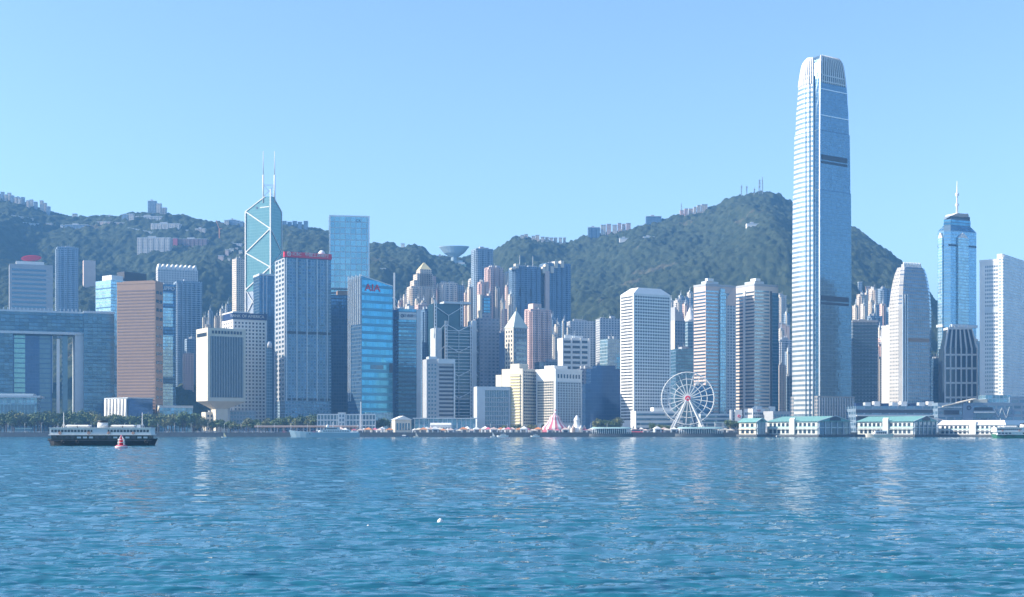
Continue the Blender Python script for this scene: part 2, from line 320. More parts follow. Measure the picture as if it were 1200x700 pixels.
def ground_at(x, y): return GZ if y < YF+20 else float(terrain(x, y))-8
class T:
    """a building: an Empty at the foot of its nearest corner; local x runs along its right-hand face, local y along its left-hand face"""
    def __init__(s, name, label, cat, xl, xc, xr, yt, Y, phi, group=None, d=None, w=None, base=None):
        a = R(phi); cx = PX(xc, Y); k = (xr-600)/FPX; k2 = (xl-600)/FPX
        s.c, s.sn = math.cos(a), math.sin(a); s.cx, s.Y = cx, Y
        s.w = w if w else (k*Y-cx)/(s.c-k*s.sn); s.d = d if d else (cx-k2*Y)/(s.sn+k2*s.c)
        if not (3 < s.w < 400 and 3 < s.d < 400): print('SIZE', name, label, round(s.w), round(s.d))
        s.base = ground_at(cx, Y) if base is None else base
        s.h = PZ(yt, Y)-s.base; s.root = empty(name, (cx, Y, s.base), a, label, cat, group); s.nw = 0
    def z(s, py): return PZ(py, s.Y)-s.base
    def ux(s, px): k = (px-600)/FPX; return (k*s.Y-s.cx)/(s.c-k*s.sn)
    def uy(s, px): k = (px-600)/FPX; return (s.cx-k*s.Y)/(s.sn+k*s.c)
    def fb(s, mb, face, u0, u1, z0, z1, o0, o1):
        if face == 'R': mb.box(u0, u1, -o1, -o0, z0, z1)
        elif face == 'L': mb.box(-o1, -o0, u0, u1, z0, z1)
        elif face == 'E': mb.box(s.w+o0, s.w+o1, u0, u1, z0, z1)
        return mb
    def box(s, name, mat, x0, x1, y0, y1, z0, z1, **k): return MB().box(x0, x1, y0, y1, z0, z1).build(name, mat, s.root, **k)
    def face(s, name, mat, face, u0, u1, z0, z1, o=.25, i=.0, **k): return s.fb(MB(), face, u0, u1, z0, z1, i, o).build(name, mat, s.root, **k)
    def body(s, mat, name='wall', z1=None, **k): return s.box(name, mat, 0, s.w, 0, s.d, 0, z1 or s.h, **k)
    def plant(s, mat=None, n=3, hh=5, z=None, seed=0):
        rr = random.Random(seed+int(s.cx)); mb = MB(); z = s.h if z is None else z
        for i in range(n):
            a = rr.uniform(.08, .6)*s.w; b = rr.uniform(.1, .6)*s.d
            mb.box(a, a+rr.uniform(.15, .35)*s.w, b, b+rr.uniform(.15, .35)*s.d, z, z+rr.uniform(.4, 1)*hh)
        mb.bar((s.w*.5, s.d*.4, z), (s.w*.5, s.d*.4, z+hh*1.8), .25); mb.bar((s.w*.2, s.d*.3, z), (s.w*.2, s.d*.3, z+hh*1.3), .2)
        return mb.build('roof_plant', mat or m_grey, s.root)
    def parapet(s, mat, hh=1.6, t=.5, o=.3, z=None):
        z = s.h if z is None else z; mb = MB()
        mb.box(-o, s.w+o, -o, t, z-1, z+hh).box(-o, s.w+o, s.d-t, s.d+o, z-1, z+hh).box(-o, t, t, s.d-t, z-1, z+hh).box(s.w-t, s.w+o, t, s.d-t, z-1, z+hh)
        return mb.build('parapet', mat, s.root)
    def windows(s, face, mat, u0, u1, z0, z1, nu, nz, wf=.55, hf=.5, out=.3, name='window', top=True):
        du = (u1-u0)/nu; dz = (z1-z0)/nz; me = None; rest = MB(); keep = []
        for j in range(nz):
            zz = z1-(j+.5)*dz if top else z0+(j+.5)*dz
            for i in range(nu):
                uu = u0+(i+.5)*du
                if s.nw < 100:
                    if me is None: me = s.fb(MB(), face, -du*wf/2, du*wf/2, -dz*hf/2, dz*hf/2, -.2, out).mesh(name, mat)
                    o = bpy.data.objects.new(name, me); col.objects.link(o); o.parent = s.root
                    o.location = (uu, 0, zz) if face == 'R' else (0, uu, zz) if face == 'L' else (0, uu, zz)
                    s.nw += 1
                else: s.fb(rest, face, uu-du*wf/2, uu+du*wf/2, zz-dz*hf/2, zz+dz*hf/2, -.2, out)
        if rest.v: rest.build(name, mat, s.root, kind='stuff')
    def bands(s, faces, mat, z0, z1, n, hf=.5, out=.3, name='window_band', ins=0.):
        """one ribbon window a storey, wrapping the faces given as {face: (u0, u1)}"""
        dz = (z1-z0)/n; mb = MB()
        for f, (a, b) in faces.items(): s.fb(mb, f, a+ins, b-ins, -dz*hf/2, dz*hf/2, -.2, out)
        me = mb.mesh(name, mat)
        for j in range(n):
            if s.nw >= 100: break
            o = bpy.data.objects.new(name, me); col.objects.link(o); o.parent = s.root; o.location = (0, 0, z0+(j+.5)*dz); s.nw += 1
    def grid(s, face, mat, u0, u1, z0, z1, nu, nz, pw=.3, sh=.4, out=.8, name='facade_frame'):
        """piers and spandrels standing proud of the wall"""
        mb = MB(); du = (u1-u0)/nu; dz = (z1-z0)/nz
        if pw:
            for i in range(nu+1): s.fb(mb, face, u0+i*du-du*pw/2, u0+i*du+du*pw/2, z0, z1, -.1, out)
        if sh:
            for j in range(nz+1):
                q = z0+j*dz; s.fb(mb, face, u0+.02, u1-.02, q-dz*sh/2, q+dz*sh/2, -.1, out-.15)
        return mb.build(name, mat, s.root)
    def text(s, txt, face, u, z, size, mat, out=.5, name='lettering', ext=.15, sx=1, parent=None):
        c = bpy.data.curves.new(name, 'FONT'); c.body = txt; c.size = size; c.extrude = ext; c.align_x = 'CENTER'; c.align_y = 'CENTER'
        o = bpy.data.objects.new(name, c); col.objects.link(o); o.parent = parent or s.root; c.materials.append(mat); o.scale = (sx, 1, 1)
        if face == 'R': o.location = (u, -out, z); o.rotation_euler = (R(90), 0, 0)
        else: o.location = (-out, u, z); o.rotation_euler = (R(90), 0, R(-90))
        return o
def bays(t, mat, nr=4, nl=3, out=1.6, z1=None, name='wall'):
    """a flats tower: shaft with projecting bays on both seen faces"""
    z1 = z1 or t.h; mb = MB().box(0, t.w, 0, t.d, 0, z1)
    for f, L, n in (('R', t.w, nr), ('L', t.d, nl)):
        for i in range(n):
            a = L*(i+.18)/n; b = L*(i+.82)/n; t.fb(mb, f, a, b, 0, z1-(1.5 if i % 2 else 3.5), -.1, out)
    return mb.build(name, mat, t.root)
def simple(name, label, cat, xl, xc, xr, yt, Y, phi, mat, plant=True, bay=None, pm=None, ph=4, **k):
    t = T(name, label, cat, xl, xc, xr, yt, Y, phi, **k)
    if bay: bays(t, mat, *bay)
    else: t.body(mat)
    if pm: t.parapet(pm)
    if plant: t.plant(pm or m_grey, hh=ph)
    return t
OT, AT = 'office tower', 'apartment tower'

# ================================================================== LEFT: government complex and its neighbours
t = T('government_building', 'huge dark blue glass office block shaped like an open door, left of the ferry', 'government building', -30, -6, 98, 363, 1500, 22, d=46)
t.w = t.ux(98); zb = t.z(389); xa = t.ux(15); xb = t.ux(88)
t.box('wall', F['hq'], 0, xa, 0, t.d, 0, zb, label='dark left leg of the door shape')
t.box('wall', m_pale, xb, t.w, 0, t.d, 0, zb, label='pale right leg of the door shape')
t.box('top_beam', F['hq'], -1, t.w+1, -1, t.d+1, zb, t.h)
t.face('cornice', m_pale, 'R', -1, t.w+1, zb-1.2, zb+1.6, 1.6); t.face('cornice', m_pale, 'R', -1, t.w+1, t.h-1.5, t.h+.6, 1.5)
for i in range(22): t.box('roof_fin', m_steel, t.w*i/22, t.w*i/22+1, 0, 1, t.h, t.h+3.4)
x0, x1 = t.ux(17), t.ux(31); bx_ = t.box('inner_tower', F['navyp'], x0-2, t.ux(62), 16, 40, 0, zb)
for a, b, n in ((17, 30, 20), (47, 60, 20)):
    A = t.ux(a); B = t.ux(b); dz = zb/n
    for j in range(n): MB().box(A, B, 15.6, 16, j*dz+.6, (j+1)*dz-.5).build('window_band', m_wint if a == 17 else m_winb, bx_)
t.box('glass_fin', m_white, t.ux(66.5), t.ux(66.5)+3.4, 3, 6, 2, zb-6); t.box('stair_core', m_winb, t.ux(74), t.ux(80), 12, 30, 0, zb)
t = simple('office_block', 'long low blue glass block joined to the right side of the door-shaped building', 'office block', 94, 98, 134, 366, 1530, 20, F['hq'], pm=m_pale, d=40)
t.bands({'R': (0, t.w)}, m_winb, 30, t.h-2, 22, .2, .2)
t = T('council_building', 'low glass council chamber with a thick pale flat roof at the far left', 'council building', -60, -10, 43, 466, 1440, 14, d=40)
t.body(F['lob']); t.box('roof', m_pale, -3, t.w+4, -4, t.d+2, t.h, t.h+2.2); t.box('upper_roof', m_steel, 2, t.w-4, 3, t.d-4, t.h+2.2, t.h+4.5)
t.windows('R', m_winb, 2, t.w-2, 2, t.h-6, 12, 2, .8, .8)
t = T('hotel_tower', 'blue grey tower with thick horizontal stripes under a red rooftop sign', 'office tower', 7, 11, 62, 309, 1900, 22, d=30)
t.body(m_grey); t.bands({'R': (t.ux(14), t.ux(54))}, m_winb, 10, t.h-5, 30, .45, .4)
t.box('roof_cap', m_white, t.ux(19), t.ux(52), 6, 24, t.h, t.h+5)
sg = MB()
sg.loft([[(t.ux(37)+14*k*math.cos(a), 12-q, t.h+10.5+4.2*k*math.sin(a)+1.2*k*math.cos(a)) for a in [i*math.pi/12 for i in range(24)]] for q, k in ((0, .9), (1, 1), (2.4, 1), (3, .8))])
sg.bar((t.ux(33), 10, t.h+5), (t.ux(33), 10, t.h+9), .5).bar((t.ux(41), 10, t.h+5), (t.ux(41), 10, t.h+9), .5).build('rooftop_sign', m_red, t.root)
t = simple('apartment_tower', 'slim blue residential tower behind the striped tower at far left', AT, 63, 67, 92, 289, 2100, 24, F['resb'], bay=(4, 1), d=22)
t = simple('pavilion', 'low hillside pavilion with a pinkish roof above the door-shaped building', 'pavilion', 94, 98, 112, 305, 2330, 25, m_pink, plant=False, d=12, base=None)
# behind and around the brown tower
t = T('office_tower', 'pale teal glass tower behind the brown tower with a black box on its roof', OT, 112, 130, 182, 328, 1640, 52)
t.body(F['tealp']); t.box('roof_screen', m_blk, t.ux(148), t.ux(174), 4, t.d*.6, t.h, t.z(316)); t.box('roof_plant', m_white, 3, t.ux(146), 3, t.d*.7, t.h, t.z(322))
t.bands({'L': (0, t.d)}, m_winb, 90, t.h-4, 8, .12)
t = T('office_tower', 'brown stone office tower with ribbon windows, tallest of the front left group', OT, 137, 182, 191, 331, 1470, 74)
t.body(m_brown); t.bands({'L': (1, t.d-1)}, plain('bronze_window_glass', (.24,.16,.14), .2, .4), 6, t.h-7, 44, .42, .25)
t.box('roof_plant', m_brown, 2, t.w-2, 3, t.d-6, t.h, t.h+2.5); t.parapet(m_brown, 1.4)
t.windows('R', m_win, .8, t.w-.8, 5, t.h-6, 2, 16, .7, .35)
t = T('office_tower', 'dark blue glass tower with sky lobbies and LIPPO lettering right of the brown tower', OT, 186, 190, 206, 333, 1600, 25, d=26)
t.body(F['navy']); L = t.text('LIPPO', 'R', t.ux(197), t.z(338), 6.2, m_white, .5)
for a, b in ((343, 356), (361, 383), (393, 442), (450, 478)): t.face('mirror_panel', F['tealp'], 'R', t.ux(191), t.ux(202.5), t.z(b), t.z(a), .5)
for a in (352, 374, 400, 432, 458): t.box('sky_lobby', m_winb, -2, 0, 2, 14, t.z(a), t.z(a)+7)
t.plant(hh=3)
t = simple('apartment_tower', 'broad blue grey residential tower below the white serrated roofline', AT, 203, 207, 237, 329, 1880, 24, F['resb'], bay=(6, 1), d=26)
t = T('apartment_block', 'hillside flats with a white serrated roofline behind the blue grey tower', 'apartment block', 181, 185, 232, 315, 2250, 25, d=18)
t.body(F['hill']); mb = MB()
for i in range(9):
    a = t.w*i/9; b = t.w*(i+1)/9-1.2; mb.loft([[(a,0,t.h),(b,0,t.h),(b,t.d,t.h),(a,t.d,t.h)], [(a+(b-a)*.35,0,t.h+9),(a+(b-a)*.65,0,t.h+9),(a+(b-a)*.65,t.d,t.h+9),(a+(b-a)*.35,t.d,t.h+9)]])
mb.build('roof', m_white, t.root)
t = simple('apartment_block', 'small pinkish block beside the trees left of the inverted pyramid tower', 'apartment block', 213, 217, 227, 414, 1700, 26, F['resp'], d=16)
t = simple('apartment_tower', 'narrow slate blue block just left of the inverted pyramid tower', AT, 215, 219, 232, 397, 1760, 26, F['resb'], d=14)
# curved white gallery
t = T('exhibition_hall', 'low curved white ribbed hall joined to a dark glass box behind the ferry', 'exhibition hall', 122, 149, 179, 467, 1420, 50)
t.box('glass_hall', F['navyp'], 1.5, t.w, 0, t.d, 0, t.h); t.box('roof', m_pale, 0, t.w+1, -1, t.d, t.h, t.h+1)
for i in range(7):
    a = t.d*i/7; MB().prism([(-3.2,a+.3),(0,a+.2),(0,a+t.d/7-.2),(-2.2,a+t.d/7*.6)], 1, t.h-.5, [(-1.2,a+.3),(0,a+.2),(0,a+t.d/7-.2),(-.6,a+t.d/7*.6)]).build('wall_rib', m_white, t.root)
# inverted pyramid tower
t = T('barracks_tower', 'cream tower with vertical fins narrowing to a stem at its foot', 'barracks tower', 230, 243.5, 288, 384, 1420, 34)
zf = t.z(470); zs = t.z(479); w, d = t.w, t.d
mb = MB().box(0, w, 0, d, zf, t.h); q = [(w*.3, d*.3), (w*.62, d*.3), (w*.62, d*.7), (w*.3, d*.7)]
mb.prism(q, zs, zf, [(0,0),(w,0),(w,d),(0,d)]); mb.build('wall', m_cream, t.root)
MB().prism([(p[0], p[1]) for p in q], 0, zs).build('stem', m_cream, t.root)
t.face('glazing', m_win, 'R', 3, w-3, zf+4, t.h-9, .3); t.windows('R', m_dark, 4, w-4, t.h-6.5, t.h-2.5, 10, 1, .6, .8, .5)
for i in range(13): t.face('fin', m_grey, 'R', 3.6+(w-7.8)*i/12, 4.2+(w-7.8)*i/12, zf+3.8, t.h-8.8, .6)
t.face('glazing', m_win, 'L', 3, d-3, t.h-9, t.h-5, .3); t.face('recessed_panel', m_pale, 'L', 3, d-3, zf+4, t.h-10, .2)
# bank tower with blue top band
t = T('bank_tower', 'white tower with square punched windows and a blue band reading BANK OF AMERICA', OT, 260, 273, 312, 374, 1500, 30)
t.body(m_white); zt = t.h
t.windows('R', m_win, 1, t.w-1, 4, zt-2, 9, 30, .5, .5, .1); t.grid('R', m_white, 1, t.w-1, 4, zt-2, 9, 30, .4, .4, .5)
t.windows('L', m_win, 1, t.d-1, 4, zt-2, 6, 30, .45, .45, .1)
b = t.box('sign_band', m_navy, -.6, t.w+.6, -.8, t.d*.8, zt, t.z(366.5)); t.text('BANK OF AMERICA', 'R', t.w*.42, zt+3.6, 4.6, m_white, 1.1, parent=b)
t.box('roof', m_white, 0, t.w*.5, 0, t.d, t.z(366.5), t.z(366.5)+1.6)
t = simple('apartment_tower', 'thin pale pinkish slab just left of the braced glass tower', AT, 272, 277, 287, 303, 1950, 42, F['resc'])
# braced glass tower with two masts
t = T('bank_tower', 'faceted teal glass tower with white cross bracing and twin rooftop masts', OT, 288, 317, 330, 229, 1820, 60)
w, d = t.w, t.d; zL, zRr, zT = t.z(245), t.z(246), t.z(230)
bm = bmesh.new(); z0 = t.z(340)
for p in ((0,0,z0),(w,0,z0),(w,d,z0),(0,d,z0),(0,0,zT),(0,d*.22,zT),(w*.25,0,zT),(w*.25,d*.22,zT),(0,d,zL),(w,0,zRr),(w,d,zL-6)): bm.verts.new(p)
bmesh.ops.convex_hull(bm, input=bm.verts); me = bpy.data.meshes.new('glass_shaft'); bm.to_mesh(me); me.materials.append(F['teal'])
o = bpy.data.objects.new('glass_shaft', me); col.objects.link(o); o.parent = t.root
t.box('lower_shaft', plain('lilac_grey_glass', (.42,.44,.47), .25, .5), .4, w-.4, .4, d-.4, 0, z0)
def br(a, b, r=.8, name='brace'): return MB().bar(a, b, r).build(name, m_white, t.root)
nL = lambda px, py: (-.5, t.uy(px), t.z(py)); nR = lambda px, py: (t.ux(px), -.5, t.z(py))
Ls = [(288,245),(317,268),(288,294),(317,313),(288,338)]
for a, b in zip(Ls, Ls[1:]): br((-.5, 0 if a[0] == 317 else d, t.z(a[1])), (-.5, 0 if b[0] == 317 else d, t.z(b[1])), 1.0)
for a, b in (((0,268),(1,294)),((1,294),(0,313)),((0,313),(1,338)),((1,338),(0,366))): br((a[0]*w, -.5, t.z(a[1])), (b[0]*w, -.5, t.z(b[1])), .6)
br((-.5,-.5,z0-60), (-.5,-.5,t.z(222)), 1.1, 'corner_column'); br((-.5,d,0), (-.5,d,zL), 1.1, 'corner_column'); br((w,-.5,0), (w,-.5,zRr), .6, 'corner_column')
br((-.5,d,zL), (-.5,d*.22,zT), .7, 'roof_edge'); br((w,-.5,zRr), (w*.25,-.5,zT), .6, 'roof_edge')
br((-.5,d*.95,z0), (-.5,d*.45,t.z(366)), .7); br((-.5,d*.5,z0), (-.5,d*.95,t.z(366)), .7); br((-.5,d*.5,0), (-.5,d*.5,z0), .7, 'corner_column')
m1, m2 = (d*.30), (w*.30)
for (x, y) in ((0, t.uy(308.5)), (t.ux(321.8), 0)):
    MB().bar((x,y,zT-8), (x,y,t.z(204)), 1.1, 8).bar((x,y,t.z(204)), (x,y,t.z(176)), .7, 8, .35).build('mast', m_white, t.root)
a = Vector((0, t.uy(308.5), t.z(216))); b = Vector((t.ux(321.8), 0, t.z(216))); c = Vector((0, t.uy(308.5), zT)); e = Vector((t.ux(321.8), 0, zT))
MB().bar(a, b, .5).bar(a, e, .5).bar(b, c, .5).build('mast_frame', m_white, t.root)
t.face('lettering', m_white, 'L', d*.05, d*.42, t.z(242.6), t.z(241.6), .4); MB().bar((-.3,d*.55,t.z(242)), (-.6,d*.55,t.z(242)), 1.5, 16).build('emblem', m_navy, t.root)
# glass towers between the braced tower and the red-signed tower
t = T('office_tower', 'dark glass tower with a curved edge squeezed left of the red-signed tower', OT, 300, 304, 327, 322, 1720, 26, d=30)
t.body(F['navy']); t.parapet(m_pale); t.box('curved_bay', F['tealp'], t.ux(311), t.ux(318), -3, 0, 0, t.z(400)); MB().lathe([(0,0),(3.4,.01),(3.4,5),(2.4,8),(0,9.2)], 14, (t.ux(315), -2)).build('turret', m_white, t.root, (0,0,t.z(408)))
for i, px in enumerate((308, 312, 321)): t.face('pier', m_pale, 'R', t.ux(px), t.ux(px)+1, 0, t.h, .8)
t = T('hotel_tower', 'broad blue grey tower with a red rooftop sign band and a white dome', 'hotel tower', 322, 334, 388, 302, 1460, 26)
t.body(F['apart']); w = t.w
bays_mb = MB()
for a, b in ((.06,.2),(.3,.42),(.52,.64),(.74,.86)): t.fb(bays_mb, 'R', w*a, w*b, t.z(380), t.h-1, -.1, .9)
bays_mb.build('bay', F['apart'], t.root); t.face('mechanical_floor', m_dark, 'R', .5, w-.5, t.z(391), t.z(388), .4); t.windows('R', m_dark, 1, w-1, t.z(470), t.z(466), 8, 1, .7, .6, .5)
for k in (.02, .24, .46, .68, .9): t.face('pier', m_pale, 'R', w*k, w*k+1.1, t.z(470), t.h, 1.2)
t.face('wall_panel', m_grey, 'L', 0, t.d*.9, t.z(470), t.h, .5); t.windows('L', m_winb, .5, t.d*.9-.5, t.z(470), t.h, 3, 30, .6, .5, .7)
b = t.box('sign_band', m_red, -1, w+.5, -1, 3, t.h+.6, t.z(295)); t.box('sign_band', m_navy, -.8, w, -.8, 4, t.h, t.h+.6, label='dark base strip of the sign')
t.text('中国工商银行', 'R', w*.68, t.h+4.2, 4.4, m_white, 1.3, parent=b, sx=1.05); t.text('ICBC', 'R', w*.25, t.h+4.2, 4.6, m_white, 1.3, parent=b)
MB().ring((w*.08,-1.4,t.h+4.2), 2, .4, 20).box(w*.08-.5,w*.08+.5,-1.6,-1.2,t.h+3.1,t.h+5.3).build('emblem', m_white, b)
MB().lathe([(4,0),(4.2,3),(3.6,5.5),(2,7.4),(0,8)], 14, (t.ux(379), 6)).build('dome', m_white, t.root, (0,0,t.h+3.5))
t = T('office_tower', 'tall square silver blue tower with a fine grid, highest of the centre left group', OT, 385, 386, 433, 253, 1800, 9, d=46)
t.body(F['ckc']); w = t.w; t.parapet(m_silver, 1)
for z in (338, 342.5): t.face('mechanical_floor', m_dark, 'R', .5, w-.5, t.z(z+1.6), t.z(z), .4)
t.face('edge_column', m_silver, 'R', 0, 1.6, 0, t.h, .8); t.face('edge_column', m_silver, 'R', w-1.6, w, 0, t.h, .8); t.text('CK', 'R', t.ux(420), t.z(258), 5, m_navy, .9)
t = T('office_tower', 'dark blue gridded tower with a stepped top left of the AIA tower', OT, 385, 388, 415, 346, 1580, 14, d=30)
t.body(F['navy']); t.box('roof_plant', m_brown, t.ux(396), t.ux(411), 4, 18, t.h, t.z(340)); t.grid('R', F['navy'], 0, t.w, 0, t.h, 9, 38, .2, .15, .4)
t = T('office_tower', 'bright blue glass tower with a sloping top and red AIA letters', OT, 408, 424, 460, 326, 1440, 34)
w, d = t.w, t.d; z1, z2 = t.z(323.5), PZ(336, t.Y+w*t.sn)-t.base
o = MB().add([(0,0,0),(w,0,0),(w,d,0),(0,d,0),(0,0,z1),(w,0,z2),(w,d,z2-2),(0,d,z1-2)], [(3,2,1,0),(4,5,6,7),(0,1,5,4),(1,2,6,5),(2,3,7,6),(3,0,4,7)]).build('curtain_wall', F['aia'], t.root)
t.face('side_wall', F['navy'], 'L', 0, d, 0, z1-2.4, .4)
for i in range(7): t.face('fin', m_steel, 'L', d*(i+.3)/7, d*(i+.3)/7+.8, t.z(380) if i < 5 else t.z(470), z1-2+(2.5 if i % 2 else 4), 1.6)
MB().loft([[(-.5,-.4,z1),(w,-.4,z2),(w,.6,z2),(-.5,.6,z1)], [(-.5,-.4,z1+1),(w,-.4,z2+1),(w,.6,z2+1),(-.5,.6,z1+1)]]).build('roof_edge', m_steel, t.root)
t.text('AIA', 'R', t.ux(436.5), t.z(337), 11, m_red, .6, sx=1.1); t.face('louvre_panel', m_winb, 'R', t.ux(434), t.ux(449), t.z(432.5), t.z(427.5), .4)
t.face('base_screen', m_dark, 'R', w-4, w, t.z(436), t.z(425), .4); t.box('entrance_hall', F['lob'], 3, w-2, -5, 0, 0, 22)
t = simple('office_tower', 'very dark narrow block in the gap right of the AIA tower', OT, 456, 459, 466, 363, 1500, 18, F['navyp'], d=20)
b = empty('crane', (PX(462, 1560), 1560, PZ(364, 1560)), 0, 'white rooftop lifting rig with a tall mast right of the AIA tower', 'roof crane')
q = 1560/FPX; MB().box(-1, 1, -1, 1, 0, 45*q*.98).build('mast', m_white, b)
MB().bar((0,0,16*q), (-7*q,0,12*q), .5).bar((0,0,16*q), (8*q,0,2*q), .5).bar((-6*q,0,12*q), (-2*q,0,-1), .5).box(-8*q,-5*q,-1,1,12*q,16*q).build('boom', m_steel, b)
MB().box(-3*q,3*q,-2,2,-2,0).build('base', m_grey, b)
t = T('bank_tower', 'blue grey office tower with a white bank signboard near its top', OT, 463, 467, 493, 362, 1490, 18, d=34)
t.body(F['blue']); sb = t.face('signboard', m_white, 'R', t.ux(467.5), t.ux(487.5), t.z(374.5), t.z(366), .8)
t.text('交通銀行', 'R', t.ux(480.2), t.z(370.2), 3.9, m_navy, 1.0, parent=sb); MB().ring((t.ux(471.2),-1,t.z(370.2)), 1.5, .45, 18).box(t.ux(471.2),t.ux(471.2)+1.7,-1.3,-1.0,t.z(370.2)-.4,t.z(370.2)+.4).build('emblem', m_navy, sb)
t.bands({'R': (t.ux(467.5), t.ux(488))}, m_winb, 6, t.z(378), 24, .5, .3); t.face('pier', m_pale, 'R', t.ux(488), t.w, 0, t.h, .6); t.plant(m_pale, hh=5)
t = simple('office_tower', 'pinkish stone slab rising between the bank signboard tower and the trussed tower', OT, 486, 490, 503, 357, 1700, 18, F['resp'], d=18)
t = simple('office_tower', 'blue ribbed tower immediately left of the trussed tower', OT, 494, 498, 514, 362, 1620, 20, F['resd'], bay=(3, 1), d=24)
# trussed bank building
t = T('bank_building', 'grey blue tower with exposed ladder masts and V-shaped trusses', 'bank building', 512, 518, 560, 381, 1560, 20, d=30)
w = t.w; gd = plain('deep_teal_glazing', (.035,.09,.12), .15, .4)
t.box('wall', gd, t.ux(522), t.ux(553), 2, t.d, 0, t.z(382)); t.box('wall', gd, t.ux(513.5), t.ux(548), 20, 42, 0, t.z(354), label='taller rear block'); t.box('stair_tower', m_pale, t.ux(511.5), t.ux(519), 4, 26, 0, t.z(384)); t.box('stair_tower', m_pale, t.ux(556), t.ux(561), 8, 26, 0, t.z(374))
t.bands({'R': (t.ux(524.5), t.ux(550.5))}, m_pale, 10, t.z(388), 28, .22, -1.9, name='floor_edge')
def ladder(px, y, zt_, s_=3.2):
    x = t.ux(px); mb = MB().box(x-s_/2, x-s_/2+.9, y, y+1, 0, zt_).box(x+s_/2-.9, x+s_/2, y, y+1, 0, zt_)
    for j in range(int(zt_/4)): mb.box(x-s_/2+.9, x+s_/2-.9, y, y+.9, 4*j+1.4, 4*j+2.8)
    mb.build('mast', m_steel, t.root)
for px in (522.7, 552.2): ladder(px, -1, t.z(376))
for px in (515.7, 546.5): ladder(px, 18, t.z(350.5))
for zz in (383, 408, 436, 462):
    mb = MB(); a, b_, c_ = t.ux(524), t.ux(551), t.ux(537.5); za, zb_ = t.z(zz-2.5), t.z(zz+4.5)
    mb.bar((a,-.8,za), (c_,-.8,zb_), .55).bar((b_,-.8,za), (c_,-.8,zb_), .55).bar((a,-.8,zb_), (b_,-.8,zb_), .45).bar((c_,-.8,zb_), (c_,-.8,zb_-22), .35)
    mb.bar((t.ux(521),-.8,za), (t.ux(514),-.8,zb_), .45).bar((t.ux(554),-.8,za), (t.ux(560),-.8,zb_), .45).build('truss', m_steel, t.root)
mb = MB(); a, b_, c_ = t.ux(517.5), t.ux(545), t.ux(531); mb.bar((a,18,t.z(359)), (c_,18,t.z(368)), .55).bar((b_,18,t.z(359)), (c_,18,t.z(368)), .55).bar((c_,18,t.z(368)), (c_,18,t.z(381)), .4).build('truss', m_steel, t.root)
t.box('roof', m_pale, t.ux(525), t.ux(557), 16, 34, t.z(354), t.z(351.5))
t = T('office_block', 'mid-rise block with a pale side wall and dark curved window bands before the trussed tower', 'office block', 495, 500, 533, 421, 1420, 18, d=18)
w = t.w; t.body(m_grey); xs = t.ux(513); t.bands({'R': (xs+1.5, w-1.2)}, m_dark, 8, t.z(428), 15, .5, .3); t.face('edge_frame', m_pale, 'R', xs, w, t.z(426), t.h+.6, 1.6)
t.face('edge_frame', m_pale, 'R', w-1.4, w, 0, t.z(426), 1.6); t.windows('R', m_winb, 1, xs-1, 6, t.h-4, 3, 16, .5, .5); t.box('roof_plant', m_pale, 3, xs, 3, 14, t.h, t.h+3)
t = T('office_block', 'low rectangular building with a pale blue frame round a gridded glass front', 'office block', 556, 559, 598, 453, 1400, 12, d=20)
w = t.w; xs = t.ux(568.5); t.box('wall', m_pale, 0, xs, 0, t.d, 0, t.h); t.box('glass_hall', m_winb, xs, w-.6, 1.5, t.d, 0, t.h-4)
t.box('roof', m_pale, xs, w, -.2, t.d, t.h-4, t.h); t.box('edge_frame', m_pale, w-1, w, 0, t.d, 0, t.h-4)
for i in range(14): t.box('mullion', m_steel, xs+(w-xs)*(i+.6)/14.5, xs+(w-xs)*(i+.6)/14.5+.35, .9, 1.5, 0, t.h-4.2)
for j in range(8): t.box('floor_edge', m_grey, xs, w-1, .8, 1.5, 3+j*4.8, 4+j*4.8)
# ================================================================== CENTRE back rows
t = T('apartment_tower', 'cream residential tower stepping up to a pointed golden cap', AT, 478, 482, 510, 335, 2050, 20, d=26)
bays(t, F['resc'], 4, 1); mb = MB(); w, d = t.w, t.d
for k, zt_ in ((.12, 328), (.25, 320), (.38, 315)): mb.box(w*k, w*(1-k*.35), 1, d-2, t.h-1, t.z(zt_))
mb.build('upper_storeys', F['resc'], t.root); MB().prism([(w*.38,2),(w*.86,2),(w*.86,d-3),(w*.38,d-3)], t.z(315), t.z(306), [(w*.6,d*.45),(w*.64,d*.45),(w*.64,d*.5),(w*.6,d*.5)]).build('spire', m_gold, t.root)
t.box('side_tower', F['resp'], w*.86, w+3, 6, d, 0, t.z(322))
t = simple('apartment_tower', 'pale twin-bay residential block between the pointed tower and the peak lookout', AT, 514, 517, 536, 331, 2060, 18, F['resw'], bay=(3, 1), d=20)
t.box('side_tower', F['resb'], t.w+.4, t.w+13, 8, 20, 0, t.h-2)
def small_tower(rows):
    for (nm, lab, cat, a, b, c, yt, Y, ph, mat, bay, kw) in rows: simple(nm, lab, cat, a, b, c, yt, Y, ph, F[mat], bay=bay, **kw)
A = 'apartment_tower'; O = 'office_tower'
